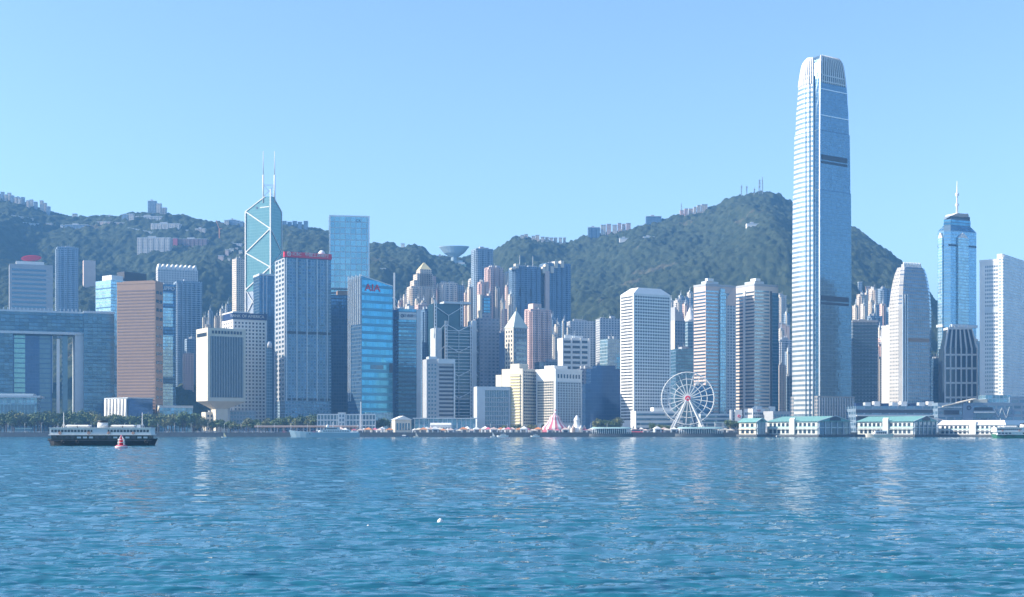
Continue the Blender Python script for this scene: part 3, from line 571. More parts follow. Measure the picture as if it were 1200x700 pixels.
small_tower([
 (A, 'tallest blue grey residential tower rising to the skyline beside the peak lookout', AT, 553, 558, 578, 291, 2150, 22, 'resb', (3,1), {'d':24}),
 (A, 'narrow pale block at the foot of the tallest residential tower', AT, 549, 552, 560, 326, 2200, 20, 'resw', (2,1), {'d':14}),
 (A, 'pink and cream residential tower with a jagged top right of the tallest one', AT, 568, 573, 590, 313, 2080, 28, 'resp', (3,2), {}),
 (A, 'slender cream slab behind the pink jagged-topped tower', AT, 587, 591, 600, 320, 2160, 28, 'resc', (2,1), {}),
 (A, 'short pinkish tower in front of the tallest residential tower', AT, 560, 563, 573, 330, 2000, 24, 'resp', (2,1), {'d':12}),
 (A, 'dark blue tower with twin aerials left of the cream-capped dark slab', AT, 598, 603, 634, 312, 1990, 20, 'resd', (5,1), {'d':26}),
 (A, 'dark slate residential slab topped by cream stepped caps against the hill', AT, 634, 640, 669, 308, 2010, 22, 'resd', (5,1), {'d':26}),
 (A, 'pink residential tower standing alone before the two dark slabs', AT, 615, 622, 646, 362, 1800, 34, 'resp', (4,2), {}),
 (O, 'stepped grey granite office tower right of the trussed tower', OT, 556, 562, 585, 373, 1600, 22, 'scb', None, {'d':22}),
 (O, 'dark navy office block tucked behind the pyramid-capped tower', OT, 581, 585, 602, 390, 1640, 18, 'navyp', None, {'d':22}),
 (A, 'white gridded residential slab left of its twin behind the dark stepped block', AT, 666, 668, 700, 376, 1900, 10, 'resg', None, {'d':22}),
 (A, 'white gridded residential slab partly hidden by the white round-windowed tower', AT, 700, 703, 730, 373, 1880, 12, 'resg', None, {'d':22}),
 (O, 'pale blue glass block behind the dark stepped building', OT, 703, 712, 728, 397, 1600, 26, 'tealp', None, {}),
])
# details on some of those
for o in [x for x in bpy.data.objects if x.get('label', '').startswith('dark blue tower with twin')]:
    q = 1990/FPX
    for px in (610, 626.5): MB().bar((PX(px,1990)-o.location.x, 2, PZ(314,1990)-o.location.z), (PX(px,1990)-o.location.x, 2, PZ(299,1990)-o.location.z), .5, 4, .25).build('aerial', m_white, o)
    for px in (604, 599): MB().box(PX(px,1990)-o.location.x, PX(px+4,1990)-o.location.x, -1, 8, PZ(316,1990)-o.location.z, PZ(309 if px > 600 else 314,1990)-o.location.z).build('roof_cap', m_cream, o)
    for px in (607, 622): MB().box(PX(px,1990)-o.location.x, PX(px+5,1990)-o.location.x, -.2, 4, PZ(347,1990)-o.location.z, PZ(338,1990)-o.location.z).build('sky_garden', m_dark, o)
for o in [x for x in bpy.data.objects if x.get('label', '').startswith('dark slate residential slab')]:
    for px, y in ((635,313),(638,310),(645,312),(650,306),(658,305)): MB().box(PX(px,2010)-o.location.x, PX(px+4,2010)-o.location.x, -3, 6, PZ(y+8,2010)-o.location.z, PZ(y,2010)-o.location.z).build('roof_cap', m_cream, o)
    MB().box(-2.5, 4, -3.5, 3, 0, PZ(318,2010)-o.location.z).build('edge_column', m_pink, o)
for o in [x for x in bpy.data.objects if x.get('label', '').startswith('pink residential tower standing')]:
    MB().box(8, 22, 6, 18, PZ(362,1800)-o.location.z, PZ(355,1800)-o.location.z).build('lift_house', m_pink, o)
for o in [x for x in bpy.data.objects if x.get('label', '').startswith('stepped grey granite')]:
    MB().box(3, 16, 2, 16, PZ(373,1600)-o.location.z, PZ(346,1600)-o.location.z).build('upper_storeys', F['scb'], o); MB().box(1, 3.5, 1, 10, PZ(378,1600)-o.location.z, PZ(345,1600)-o.location.z).build('edge_column', m_cream, o)
    MB().box(6, 14, .9, 2, PZ(366,1600)-o.location.z, PZ(348,1600)-o.location.z).build('mirror_panel', F['blue'], o)
# pyramid-capped tower
t = T('office_tower', 'stone tower with a pale green pyramid roof and finial', OT, 592, 602, 618, 384, 1570, 38)
w, d = t.w, t.d; t.body(F['slate']); t.face('side_wall', m_cream, 'L', 0, d, 0, t.h, .5); t.windows('L', m_win, 1, d-1, 6, t.h-2, 3, 22, .4, .5, .7); t.bands({'R': (2, w-2)}, m_winb, 8, t.h-2, 18, .4, .3)
MB().prism([(-1,-1),(w+1,-1),(w+1,d+1),(-1,d+1)], t.h, t.z(364), [(w*.45,d*.45),(w*.55,d*.45),(w*.55,d*.55),(w*.45,d*.55)]).build('roof', plain('pale_roof_metal', (.5,.56,.5), .5), t.root)
MB().bar((w/2,d/2,t.z(365)), (w/2,d/2,t.z(359)), .5, 8, .2).build('finial', m_gold, t.root)
t = T('office_block', 'white office block with three tall columns of dark ribbon windows', 'office block', 653, 659, 692, 396, 1560, 16)
w = t.w; t.body(m_white); 
for a in (.03, .36, .69): t.bands({'R': (w*a, w*(a+.26))}, m_win, 6, t.h-1.5, 17, .5, .3) if a < .6 else t.bands({'R': (w*a, w*(a+.2))}, m_win, 6, t.h-1.5, 17, .5, .3)
for a in (0, .31, .64, .93): t.face('pier', m_white, 'R', w*a, w*a+1.3, 0, t.h, 1.2)
t.plant(m_pale, hh=5)
# yellow-lit hotel and its white twin
t = T('hotel', 'cream hotel with ribbed balconies, sunlit yellow painted on its left face', 'hotel', 588, 612.5, 629, 432, 1400, 52)
w, d = t.w, t.d; t.body(m_cream); t.box('wall_panel', m_gold, -.6, 0, 3, d-12, 8, t.h-6); t.bands({'L': (3, d-12)}, m_cream, 8, t.h-6, 17, .4, 1.3, name='balcony'); t.windows('R', m_win, 1.5, w-1, 8, t.h-2, 7, 17, .55, .5, .3)  # wall panel paints the yellow of sunlight onto the cream left face
t.box('roof_plant', m_cream, 2, w*.7, 6, d-10, t.h, t.z(426)); t.box('side_wing', m_cream, -.3, w*.5, d-.1, d+8, 0, t.h-6)
t = T('hotel', 'white hotel block with arched upper windows right of the cream hotel', 'hotel', 628, 651, 682, 434, 1390, 42)
w, d = t.w, t.d; t.body(m_white); t.bands({'L': (3, d-3)}, m_win, 10, t.h-11, 16, .4, .3, name='window_band')
t.grid('L', m_cream, 3, d-3, 10, t.h-11, 9, 16, .14, .35, .6); t.windows('R', m_win, 2, w-2, 10, t.h-12, 9, 8, .6, .75, .3); t.windows('R', m_win, 2, w-2, t.h-9, t.h-3, 8, 1, .45, .7, .3, 'arched_window')
t.grid('R', m_pale, 2, w-2, 10, t.h-12, 9, 16, .28, .34, .8); t.box('roof_plant', m_white, 4, w*.6, 6, d*.7, t.h, t.z(428)); t.parapet(m_white)
# dark stepped block
t = T('office_block', 'dark navy glass block with stepped roof in front of the white slabs', 'office block', 682, 686, 727, 450, 1450, 12, d=24)
w = t.w; t.body(F['navyp']); t.box('upper_storeys', F['navyp'], t.ux(693), w, 1, 22, t.h, t.z(432)); t.box('upper_storeys', F['navyp'], t.ux(700), t.ux(722), 3, 20, t.z(432), t.z(428))
t = simple('office_block', 'grey stepped terrace block behind the dark navy block', 'office block', 676, 680, 701, 432, 1520, 14, F['scb'], d=20); t = simple('office_block', 'blue plant-roofed block just behind the white hotel', 'office block', 625, 632, 668, 424, 1600, 16, F['slate'], d=20, base=4)
# white tower with round windows
t = T('office_tower', 'white office tower full of small round windows under a sloped white roof', OT, 727, 742.5, 786, 344, 1400, 30)
w, d = t.w, t.d; t.body(m_white); zt = t.h; nu, nz = 14, 40
wm = MB(); du = (w-3)/nu; dz = (zt-14)/nz; wm.bar((0,.1,0), (0,-.25,0), du*.31, 10); me = wm.mesh('round_window', m_win); rest = MB()
for j in range(nz):
    for i in range(nu):
        p = (1.5+(i+.5)*du, 0, zt-1.5-(j+.5)*dz)
        if j*nu+i < 100: o = bpy.data.objects.new('round_window', me); col.objects.link(o); o.parent = t.root; o.location = p
        else: rest.bar((p[0],.1,p[2]), (p[0],-.25,p[2]), du*.31, 10)
for j in range(nz):
    for i in range(9): rest.bar((.1,1.5+(i+.5)*(d-3)/9,zt-1.5-(j+.5)*dz), (-.25,1.5+(i+.5)*(d-3)/9,zt-1.5-(j+.5)*dz), du*.3, 8)
rest.build('round_window', m_win, t.root, kind='stuff')
MB().prism([(-.3,-.3),(w+.3,-.3),(w+.3,d+.3),(-.3,d+.3)], zt, t.z(336), [(w*.2,d*.2),(w*.8,d*.2),(w*.8,d*.8),(w*.2,d*.8)]).build('roof', m_white, t.root)
t = T('podium_building', 'low white podium with horizontal ribbon windows beside the white tower', 'podium building', 741, 745, 800, 482, 1370, 12, d=18)
t.body(m_white); t.bands({'R': (1, t.w)}, m_winb, 1.5, t.h-1, 4, .45, .4); t.box('upper_storey', m_white, t.w*.4, t.w*.8, 3, 14, t.h, t.h+4)
# between the white tower and the striped twins
t = T('office_tower', 'tower with a steep gabled top and one golden lit edge', OT, 784, 791, 803, 376, 1640, 32)
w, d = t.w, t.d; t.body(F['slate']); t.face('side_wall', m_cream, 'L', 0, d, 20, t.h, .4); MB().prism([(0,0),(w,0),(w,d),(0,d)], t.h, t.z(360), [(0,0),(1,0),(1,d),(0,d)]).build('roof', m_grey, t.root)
t = T('office_tower', 'cyan glass tower with a tiered white domed top and thin spire', OT, 803, 806, 816, 377, 1700, 14, d=14)
w = t.w; t.body(F['tealp']); MB().lathe([(7,0),(7,4),(5.6,5),(5.6,8),(4.2,9),(4.2,12),(2.4,14),(1.2,18),(0,19)], 16, (w/2,7)).build('dome', m_white, t.root, (0,0,t.h)); MB().bar((w/2,7,t.h+18), (w/2,7,t.h+38), .4, 6, .1).build('spire', m_white, t.root)
small_tower([(A, 'pale residential block behind the gabled tower, highest of the small cluster', AT, 790, 794, 806, 352, 2150, 20, 'resw', (2,1), {'d':14}),
 (A, 'slate blue residential slab beside the domed cyan tower', AT, 799, 803, 812, 349, 2250, 16, 'resb', (2,1), {'d':14}),
 (O, 'low dark teal block at the foot of the domed cyan tower', OT, 789, 792, 816, 409, 1560, 12, 'blue', None, {'d':20}),
 (O, 'small navy block behind the observation wheel', OT, 812, 815, 836, 452, 1480, 10, 'navy', None, {'d':20})])
# striped twin towers
for (a, b, c, yt, lab, L0) in ((813, 827, 862, 334, 'left striped exchange tower with pink stone left face and pale glass bay', 0), (860, 884, 912, 334, 'right striped exchange tower with wide pink and white left face', 1)):
    t = T('office_tower', lab, OT, a, b, c, yt, 1500+20*L0, 30); w, d = t.w, t.d
    t.body(m_pink if not L0 else plain('salmon_stone', (.66,.56,.49), .6)); t.bands({'L': (0, d)}, m_winb, 4, t.h-6, 40, .42, .3, ins=.6)
    t.bands({'R': (0, w*(.42 if not L0 else .62))}, plain('pale_blue_ribbon_glass', (.3,.46,.55), .12, .6), 4, t.h-5, 40, .45, .3)
    if not L0:
        t.face('glass_bay', F['tealp'], 'R', w*.44, w*.62, 0, t.h-8, 2.6); t.face('side_wall', F['resg'], 'R', w*.64, w, 0, t.h-8, .6)
        MB().prism([(w*.55,-.8),(w,-.8),(w,6),(w*.55,6)], t.h-22, t.h-2, [(w*.9,-.8),(w,-.8),(w,6),(w*.9,6)]).build('wedge_wall', m_pink, t.root)
        t.box('glass_roof', F['tealp'], w*.46, w*.6, -2, 2, t.h-8, t.h-3)
    else:
        t.face('recess', m_dark, 'R', w*.66, w*.72, 0, t.h-6, .5); t.face('side_wall', F['blue'], 'R', w*.74, w, 0, t.h-8, .6); t.face('pier', m_white, 'L', d*.42, d*.52, 0, t.h-5, .9)
    t.box('roof_plant', m_pale, 4, w*.5, 4, d*.6, t.h, t.h+5); t.box('roof_plant', m_white, w*.1, w*.3, 2, d*.3, t.h+5, t.h+8); t.parapet(m_grey, 1.5)
small_tower([(A, 'narrow pale residential tower on the slope left of the tallest tower, upper one', AT, 911, 914, 922, 346, 2150, 20, 'resw', (2,1), {'d':10}),
 (A, 'curved-top grey residential block beside the tallest tower', AT, 911, 914, 928, 398, 1900, 20, 'resg', (2,1), {'d':14}),
 (O, 'white punched-window block low beside the tallest tower', OT, 911, 913, 921, 428, 1620, 14, 'resw', None, {'d':12}),
 (O, 'small slate block wedged between the white block and the tallest tower', OT, 920, 922, 931, 441, 1640, 14, 'slate', None, {'d':12})])
# ================================================================== RIGHT
# tallest tower
t = T('skyscraper', 'tallest tower on the waterfront with curved white left side and clawed crown', 'skyscraper', 926, 958, 1000, 66, 1480, 34)
w, d = t.w, t.d
prof = [(0,0),(t.z(320),0),(t.z(222),.7),(t.z(221),1.4),(t.z(152),2.2),(t.z(151),3.2),(t.z(126),4),(t.z(116),4.8),(t.z(104),5.4),(t.z(95),6.1),(t.z(86),7.1),(t.z(78),8.2),(t.z(71),9.4),(t.z(66.5),10.8),(t.z(63.5),12.8),(t.z(61.5),15)]
def ring(e, z):
    b = 3.6; L = [(-b*math.sin(math.pi*k/8)*.9, e*.9+3+(d-6-e*1.8)*k/8) for k in range(9)]       # bulging left side, near to far
    L = [(x+e*.75, y) for x, y in L]
    Rr = [(w-e-3, e*.3), (e*.5+3.5, e*.3)]                                                            # right-hand face, far to near
    back = [(e+3, d-e*.8), (w-e-3, d-e*.8), (w-e, d-e*.8-4), (w-e, e*.3+4)]
    return [(x, y, z) for x, y in (L+back+Rr)]
rings = [ring(e, z) for z, e in prof]; n = len(rings[0])
left, other = MB(), MB()
for k in range(len(rings)-1):
    for i in range(n):
        q = [rings[k][(i+1) % n], rings[k][i], rings[k+1][i], rings[k+1][(i+1) % n]]
        (left if i < 9 else other).add(q, [(0,1,2,3)], i < 8)
other.add(rings[-1], [tuple(reversed(range(n)))]); left.build('curved_wall', F['ifcl'], t.root); other.build('curtain_wall', F['ifcr'], t.root)
def e_at(z): return float(np.interp(z, [p[0] for p in prof], [p[1] for p in prof]))
for a in (180, 346): 
    for q, hh in ((0, 5.5), (7.2, 2.6)):
        z = t.z(a)-q; e = e_at(z); MB().box(e*.5+6, w-e-8, e*.3-.5, e*.3+1, z-hh, z).build('mechanical_floor', m_dark, t.root)
for a in (133, 102): z = t.z(a); e = e_at(z); MB().box(e*.5+3.4, w-e-3, e*.3-.6, e*.3+1, z-1.1, z).build('ledge', m_silver, t.root)
for u in (6.5,): MB().loft([[(x-.5+e*.5+3.2, e*.3-.7, z) for x in (0, 1.1)]+[(x-.5+e*.5+3.2, e*.3+.6, z) for x in (1.1, 0)] for z, e in prof]).build('edge_rib', m_silver, t.root)
for yy in (4, 9, 14):     # vertical glass ribs where the curved side turns to the corner
    MB().loft([[(e*.75-1.3-yy*.13, yy+e*.7, z), (e*.75+1, yy+e*.7, z), (e*.75+1, yy+1.3+e*.7, z), (e*.75-1.3-yy*.13, yy+1.3+e*.7, z)] for z, e in prof[:-5]]).build('edge_rib', m_winb, t.root)
top = [p for p in prof if p[0] >= t.z(95.5)]
for k in range(12):       # crown fins following the dome: right face, then curved left side
    f = (k+.5)/12
    MB().loft([[(x-.5, e*.3-1.1, z), (x+.5, e*.3-1.1, z), (x+.4, e*.3+.8, z), (x-.4, e*.3+.8, z)] for z, e in top for x in [e*.5+4+(w-1.5*e-8)*f]]).build('crown_fin', m_white, t.root)
for k in range(9):
    f = (k+.5)/9
    MB().loft([[(-3.2*math.sin(math.pi*f)*.9+e*.75-1.2, y-.6, z), (e*.75+1, y-.5, z), (e*.75+1, y+.5, z), (-3.2*math.sin(math.pi*f)*.9+e*.75-1.2, y+.6, z)] for z, e in top for y in [e*.9+3+(d-6-e*1.8)*f]]).build('crown_fin', m_white, t.root)
e = 9; MB().box(e*.5+6, w-e-5, e*.3-1.5, e*.3+.6, t.z(86.5), t.z(85.3)).box(e*.5+4, w-e-3.5, e*.3-1.9, e*.3+.6, t.z(93.5), t.z(92.6)).build('crown_band', m_white, t.root)
t.box('base_hall', F['ifc1'], -1, w+1, -1.2, d, 0, t.z(464)); 
for i in range(14): t.face('base_column', m_silver, 'R', w*i/14+.4, w*i/14+1.3, 0, t.z(466), 2.4)
# right of it
t = simple('office_tower', 'plain blue grey tower right of the tallest tower with ribbon windows', OT, 996, 999, 1029, 377, 1560, 0, F['slate'], pm=m_grey, d=30)
t.bands({'R': (.6, t.w-.6)}, m_winb, 6, t.h-3, 30, .42)
small_tower([(A, 'stepped cream residential tower on the slope, left of the pair above the plain blue tower', AT, 1004, 1008, 1017, 345, 2180, 34, 'resc', (2,1), {}),
 (A, 'cream-capped residential tower on the slope, right of the stepped one', AT, 1018, 1024, 1031, 338, 2260, 34, 'resc', (2,1), {}),
 (A, 'blue grey residential block low on the slope behind the plain blue tower', AT, 1016, 1020, 1034, 370, 2000, 20, 'resb', (3,1), {}),
 (A, 'pinkish flats seen in the gap left of the blank white slab', AT, 1026, 1030, 1038, 403, 1800, 30, 'resp', (2,1), {}),
 (A, 'tall blue grey residential slab behind the blank white slab', AT, 1030, 1034, 1045, 338, 2200, 24, 'resb', (2,1), {'d':12})])
t = simple('office_tower', 'blank bright white slab left of the silver clawed tower', OT, 1033, 1044, 1050, 383, 1620, 55, m_white, pm=m_white)
t = T('office_tower', 'silver gridded tower with shoulders and a clawed crown, smaller twin of the tallest', OT, 1042, 1055, 1097, 306, 1450, 22)
w, d = t.w, t.d; sh = [(0, 0), (t.z(360), 0), (t.z(346), .8), (t.z(336), 1.8), (t.z(327), 3.0), (t.z(319), 4.4), (t.z(312), 6.4)]
rings = [[(e,e*.6+3,z),(e+3,e*.6,z),(w-e-9,e*.6,z),(w-e,e*.6+8,z),(w-e,d-e,z),(e,d-e,z)] for z, e in sh]
f_, l_, r_ = MB(), MB(), MB()
for k in range(len(rings)-1):
    for i in range(6):
        q = [rings[k][i], rings[k][(i+1) % 6], rings[k+1][(i+1) % 6], rings[k+1][i]]; (l_ if i in (0, 5, 4) else f_ if i == 1 else r_).add(q, [(0,1,2,3)])
r_.add(rings[-1], [(0,1,2,3,4,5)]); f_.build('curtain_wall', F['ifc1'], t.root); l_.build('side_wall', facade('silver_side_wall', (.5,.48,.45), (.2,.24,.28), 2.6, 4, .5, .4), t.root); r_.build('side_wall', F['blue'], t.root, label='blue glass right flank')
for i in range(12):
    x = 8+(w-24)*i/11; MB().prism([(x-.5,3.2),(x+.5,3.2),(x+.5,4.6),(x-.5,4.6)], t.z(316), t.h, [(x-.4+(w/2-x)*.1,6),(x+.4+(w/2-x)*.1,6),(x+.4+(w/2-x)*.1,7),(x-.4+(w/2-x)*.1,7)]).build('crown_fin', m_white, t.root)
t.box('crown_core', m_silver, 10, w-14, 8, d-8, t.z(314), t.h-2)
for x in (2.6, 5.8, 9): t.face('edge_rib', m_silver, 'R', x, x+.8, 0, t.z(345), .8)
t.face('mechanical_floor', m_brown, 'R', 9, w-9.5, t.z(400), t.z(396), .3)
# tall glass star tower with spire
t = T('skyscraper', 'cyan glass skyscraper with stepped octagonal crown and a long spire', 'skyscraper', 1095, 1110, 1148, 270, 1750, 26)
w, d = t.w, t.d; c = 6
def octo(i, c): return [(i+c,i),(w-i-c,i),(w-i,i+c),(w-i,d-i-c),(w-i-c,d-i),(i+c,d-i),(i,d-i-c),(i,i+c)]
MB().prism(octo(0, c), 0, t.h).build('curtain_wall', F['center'], t.root); MB().prism(octo(0, c), t.h, t.z(263), octo(5, c)).build('shoulder_roof', F['blue'], t.root)
MB().prism(octo(5.2, c), t.z(263), t.z(256)).build('upper_storeys', F['blue'], t.root); MB().prism(octo(5.2, c), t.z(256), t.z(251), octo(13, c)).build('roof', F['slate'], t.root)
MB().prism(octo(14, 4), t.z(251), t.z(248), octo(20, 3)).build('roof', m_white, t.root)
MB().lathe([(1.6,0),(1.4,14),(2.8,16),(1,19),(1,27),(2.4,29),(2.4,31),(.8,33),(.35,48)], 10, (w/2,d/2)).build('spire', m_white, t.root, (0,0,t.z(251)))
for f, L in (('R', w), ('L', d)):
    a, b_ = L*.30, L*.62; t.face('glass_bay', F['tealp'], f, a, b_, 0, t.z(278), 2.2); mid = (a+b_)/2
    mb = MB(); pts = [(a, t.z(278)), (b_, t.z(278)), (mid+1, t.z(272)), (mid-1, t.z(272))]
    if f == 'R': mb.loft([[(p, -2.2, z) for p, z in pts], [(p, 0.1, z) for p, z in pts]])
    else: mb.loft([[(-2.2, p, z) for p, z in pts], [(.1, p, z) for p, z in pts]])
    mb.build('bay_cap', m_white, t.root); t.face('mechanical_floor', m_dark, f, 2 if f == 'R' else 6, a-1, t.z(288), t.z(286), .3); t.face('mechanical_floor', m_dark, f, b_+1, L-6, t.z(288), t.z(286), .3)
t.face('mechanical_floor', m_pale, 'R', 6, w-6, t.z(383), t.z(380), 2.6); t.face('mechanical_floor', m_pale, 'L', 6, d-6, t.z(383), t.z(380), 2.6)
# white framed dark tower
t = T('office_tower', 'dark windowed tower in a white stone frame tapering near its top', OT, 1105, 1107.5, 1145, 408, 1560, 0, d=24)
w, d = t.w, t.d; t.body(m_win); zs = t.z(386); MB().prism([(1.5,1),(w-1.5,1),(w-1.5,d-1),(1.5,d-1)], t.h, zs, [(w*.13,4),(w*.87,4),(w*.87,d-4),(w*.13,d-4)]).build('upper_storeys', m_win, t.root)
for i in range(7):
    x = w*i/6; xt = w*.13+w*.74*i/6; MB().box(x-.8, x+.8, -.9, .2, 0, t.h).loft([[(x-.8,-.9,t.h),(x+.8,-.9,t.h),(x+.8,1,t.h),(x-.8,1,t.h)], [(xt-.7,2.8,zs),(xt+.7,2.8,zs),(xt+.7,4.6,zs),(xt-.7,4.6,zs)]]).build('pier', m_white, t.root)
for z in (467, 450, 433, 417): t.face('spandrel', m_white, 'R', 0, w, t.z(z), t.z(z)+2.2, .7)
t.box('roof', m_white, w*.12, w*.88, 2.6, d-4, zs, t.z(383.5))
for i in range(5): MB().box(w*.2+w*.14*i-.6, w*.2+w*.14*i+.6, 3.4, 5, zs+2, zs+5).build('roof_finial', m_white, t.root)
# white hotel at the right edge
t = T('hotel_tower', 'white hotel with rows of square windows at the right edge', 'hotel tower', 1148, 1176, 1222, 305, 1500, 52)
w, d = t.w, t.d; t.body(m_white); t.windows('L', m_winb, 1.5, d-6, 4, t.h-4, 10, 42, .5, .5, .3); t.face('glass_bay', F['fs'], 'L', -.2, 5.4, 0, t.h+4, 1.6)
t.box('side_wall', F['fs'], 0, w, -.6, 0, 0, t.h+6); t.bands({'R': (w*.35, w)}, m_winb, 4, t.h, 40, .5, 1); t.box('roof_plant', m_white, 2, w*.6, 2, d*.3, t.h, t.z(297)); t.face('mechanical_floor', m_pale, 'L', 1, d-6, t.z(366), t.z(359), .6)
t.parapet(m_white, 2)
small_tower([(O, 'slim blue glass tower in the gap left of the white framed dark tower', OT, 1091, 1094, 1106, 420, 1600, 0, 'navy', None, {'d':20}),
  (O, 'dark blue strip of tower between the white framed tower and the white hotel', OT, 1140, 1142, 1150, 400, 1680, 0, 'navy', None, {'d':16})])

# dense residential towers on the lower slopes
def filler(where, spots, mats, phi=24):
    rr = random.Random(len(where))
    for i, (px, w_, yt, Y) in enumerate(spots):
        t = T('apartment_tower', 'slim residential tower in the dense cluster '+where, AT, px, px+w_*.38, px+w_, yt, Y, phi+rr.uniform(-4, 8), group='residential towers '+where, w=w_*.62/FPX*Y*1.2, d=max(8, w_*.5/FPX*Y))
        bays(t, F[mats[i % len(mats)]], 2, 1, 1.3); t.plant(m_pale, 1, 5); t.face('edge_column', m_cream, 'L', 0, 2.5, 0, t.h, 1.2)
filler('right of the braced glass tower', [(316,5,318,2100),(321,4,324,2050)], ['resb','resw'])
filler('behind the bank signboard tower', [(466,6,352,2100),(472,6,345,2150),(486,7,350,2000),(500,6,342,2100),(505,6,349,2050),(460,5,360,2150),(509,6,338,2200),(476,5,356,1950),(494,5,352,1950)], ['resp','resw','resc'])
filler('left of the dark twin slabs', [(548,6,336,2050),(571,6,344,1950),(579,7,336,2080),(586,6,352,1950),(592,6,334,2050),(596,6,345,1960),(539,6,334,2200),(544,5,343,2100),(566,5,338,2200),(583,5,330,2250),(589,5,362,1850)], ['resc','resp','resw'])
filler('left of the white gridded slabs', [(644,7,372,1900),(650,6,380,1850),(658,7,376,1950),(664,5,384,1900),(647,6,392,1800),(654,5,368,2050),(662,6,372,2100)], ['resb','resw','resd'])
filler('between round-windowed and striped towers', [(784,6,352,2200),(788,5,362,2100),(795,6,346,2250),(801,6,356,2100),(806,6,342,2300),(809,5,364,2000),(786,6,372,1950)], ['resw','resc','resb','resp'])
filler('left of the tallest tower', [(911,5,362,2200),(916,5,353,2250),(920,6,367,2100),(913,6,385,2000),(920,6,398,1950),(922,5,412,1850)], ['resw','resp','resb'])
filler('right of the tallest tower', [(1001,5,358,2150),(1004,5,350,2250),(1010,6,356,2100),(1014,5,343,2300),(1019,5,352,2200),(1024,6,358,2100),(1028,5,346,2300),(1032,6,356,2150),(1037,5,350,2250),(1041,5,360,2100),(1029,6,384,1900),(1032,5,396,1850),(1028,5,418,1780)], ['resc','resb','resw','resp'])
filler('left of the braced glass tower', [(236,7,372,1950),(243,6,364,2050),(250,7,370,2000),(257,6,362,2100),(263,7,356,2050),(240,6,380,1850)], ['resw','resb','resc'])
# ================================================================== WATERFRONT
m_wall = plain('seawall_stone', (.1,.11,.12), .9, scale=.3, var=.3); m_pave = plain('promenade_paving', (.34,.32,.3), .85, scale=.2)
MB().box(-2600, 2600, 1299, 1304, -2, 4.3).build('seawall', m_wall, kind='structure')
MB().box(-2600, 2600, 1304, 1330, 4.004, 4.1).build('promenade', m_pave, kind='structure')
MB().box(-2600, 2600, 1372, 1386, 4.004, 4.03).build('road', plain('asphalt', (.05,.05,.052), .9), kind='structure')
mb = MB()
for i in range(260): mb.box(-2600+i*20+8, -2600+i*20+12, 1378.9, 1379.1, 4.03, 4.036)
mb.build('road_marking', m_white, kind='structure')
def base_at(px, Y, label, cat, name, group=None, z=4.1, rz=0): return empty(name, (PX(px, Y), Y, z), rz, label, cat, group)
# trees -----------------------------------------------------------------
def leafmat(nm, a, b_):
    m, nt, b = newmat(nm); tc = nt.nodes.new('ShaderNodeTexCoord'); n = nt.nodes.new('ShaderNodeTexNoise'); n.inputs['Scale'].default_value = .6; n.inputs['Detail'].default_value = 4
    nt.links.new(tc.outputs['Object'], n.inputs[0]); nt.links.new(MIX(nt, n.outputs[0], a, b_), b.inputs['Base Color']); b.inputs['Roughness'].default_value = .8; return m
m_bark = plain('bark', (.13,.1,.08), .9)
leafs = [leafmat('dark_leaves', (.035,.065,.022), (.09,.14,.045)), leafmat('mid_leaves', (.06,.1,.035), (.14,.19,.06)), leafmat('olive_leaves', (.1,.115,.045), (.19,.2,.08))]
def tree(seed, H=12, rad=5.5, leaf=0):
    rr = random.Random(seed); root = empty('tree', (0,0,0)); tr = MB(); tr.bar((0,0,-.5), (0,0,H*.45), .45, 8, .28)
    cl = []
    for i in range(7):
        a = i*2.4+rr.random(); q = rad*rr.uniform(.3, .72); zc = H*rr.uniform(.5, .86); tr.bar((0,0,H*rr.uniform(.28,.45)), (q*math.cos(a), q*math.sin(a), zc), .18, 6, .07); cl.append((q*math.cos(a), q*math.sin(a), zc, rad*rr.uniform(.34, .5)))
    cl.append((0, 0, H*.86, rad*.45)); tr.build('trunk', m_bark, root); cr = MB()
    for (x, y, z, r_) in cl:
        for k in range(85):
            v = Vector((rr.gauss(0,1), rr.gauss(0,1), rr.gauss(0,.8))).normalized()*r_*rr.uniform(.55, 1.08); p = Vector((x, y, z))+v; s = rr.uniform(.35, .8)
            t1 = Vector((rr.gauss(0,1), rr.gauss(0,1), rr.gauss(0,1))).normalized(); t2 = t1.cross(v.normalized()); t2 = t2.normalized() if t2.length > .01 else Vector((1,0,0))
            cr.add([p-t1*s, p-t2*s*.7, p+t1*s, p+t2*s*.7], [(0,1,2,3)])
    cr.build('crown', leafs[leaf], root); return root
def palm(seed, H=9):
    rr = random.Random(seed); root = empty('palm_tree', (0,0,0)); MB().bar((0,0,-.5), (.3,0,H), .3, 8, .18, True).build('trunk', m_bark, root); cr = MB()
    for i in range(15):
        a = i*2*math.pi/15; L = rr.uniform(2.6, 3.4); pts = [Vector((.3+L*t*math.cos(a), L*t*math.sin(a), H+1.1*math.sin(t*2.2)-1.5*t*t)) for t in (0, .35, .7, 1)]; s = Vector((-math.sin(a), math.cos(a), 0))
        for k in range(3): w1, w2 = (.25, .55, .45, .05)[k], (.25, .55, .45, .05)[k+1]; cr.add([pts[k]-s*w1, pts[k]+s*w1, pts[k+1]+s*w2, pts[k+1]-s*w2], [(0,1,2,3)])
    cr.build('crown', leafs[1], root); return root
protos = [tree(i, 12, 6, i % 3) for i in range(6)]; palms = [palm(1), palm(2)]; used = set()
def put(pr, x, y, z, sc, label, group, rz):
    o = pr if pr.name not in used else copy_tree(pr); used.add(pr.name)
    o.location = (x, y, z); o.scale = (sc, sc, sc*random.uniform(.9, 1.15)); o.rotation_euler = (0, 0, rz); prop(o, label, 'palm tree' if 'palm' in pr.name else 'tree', group)
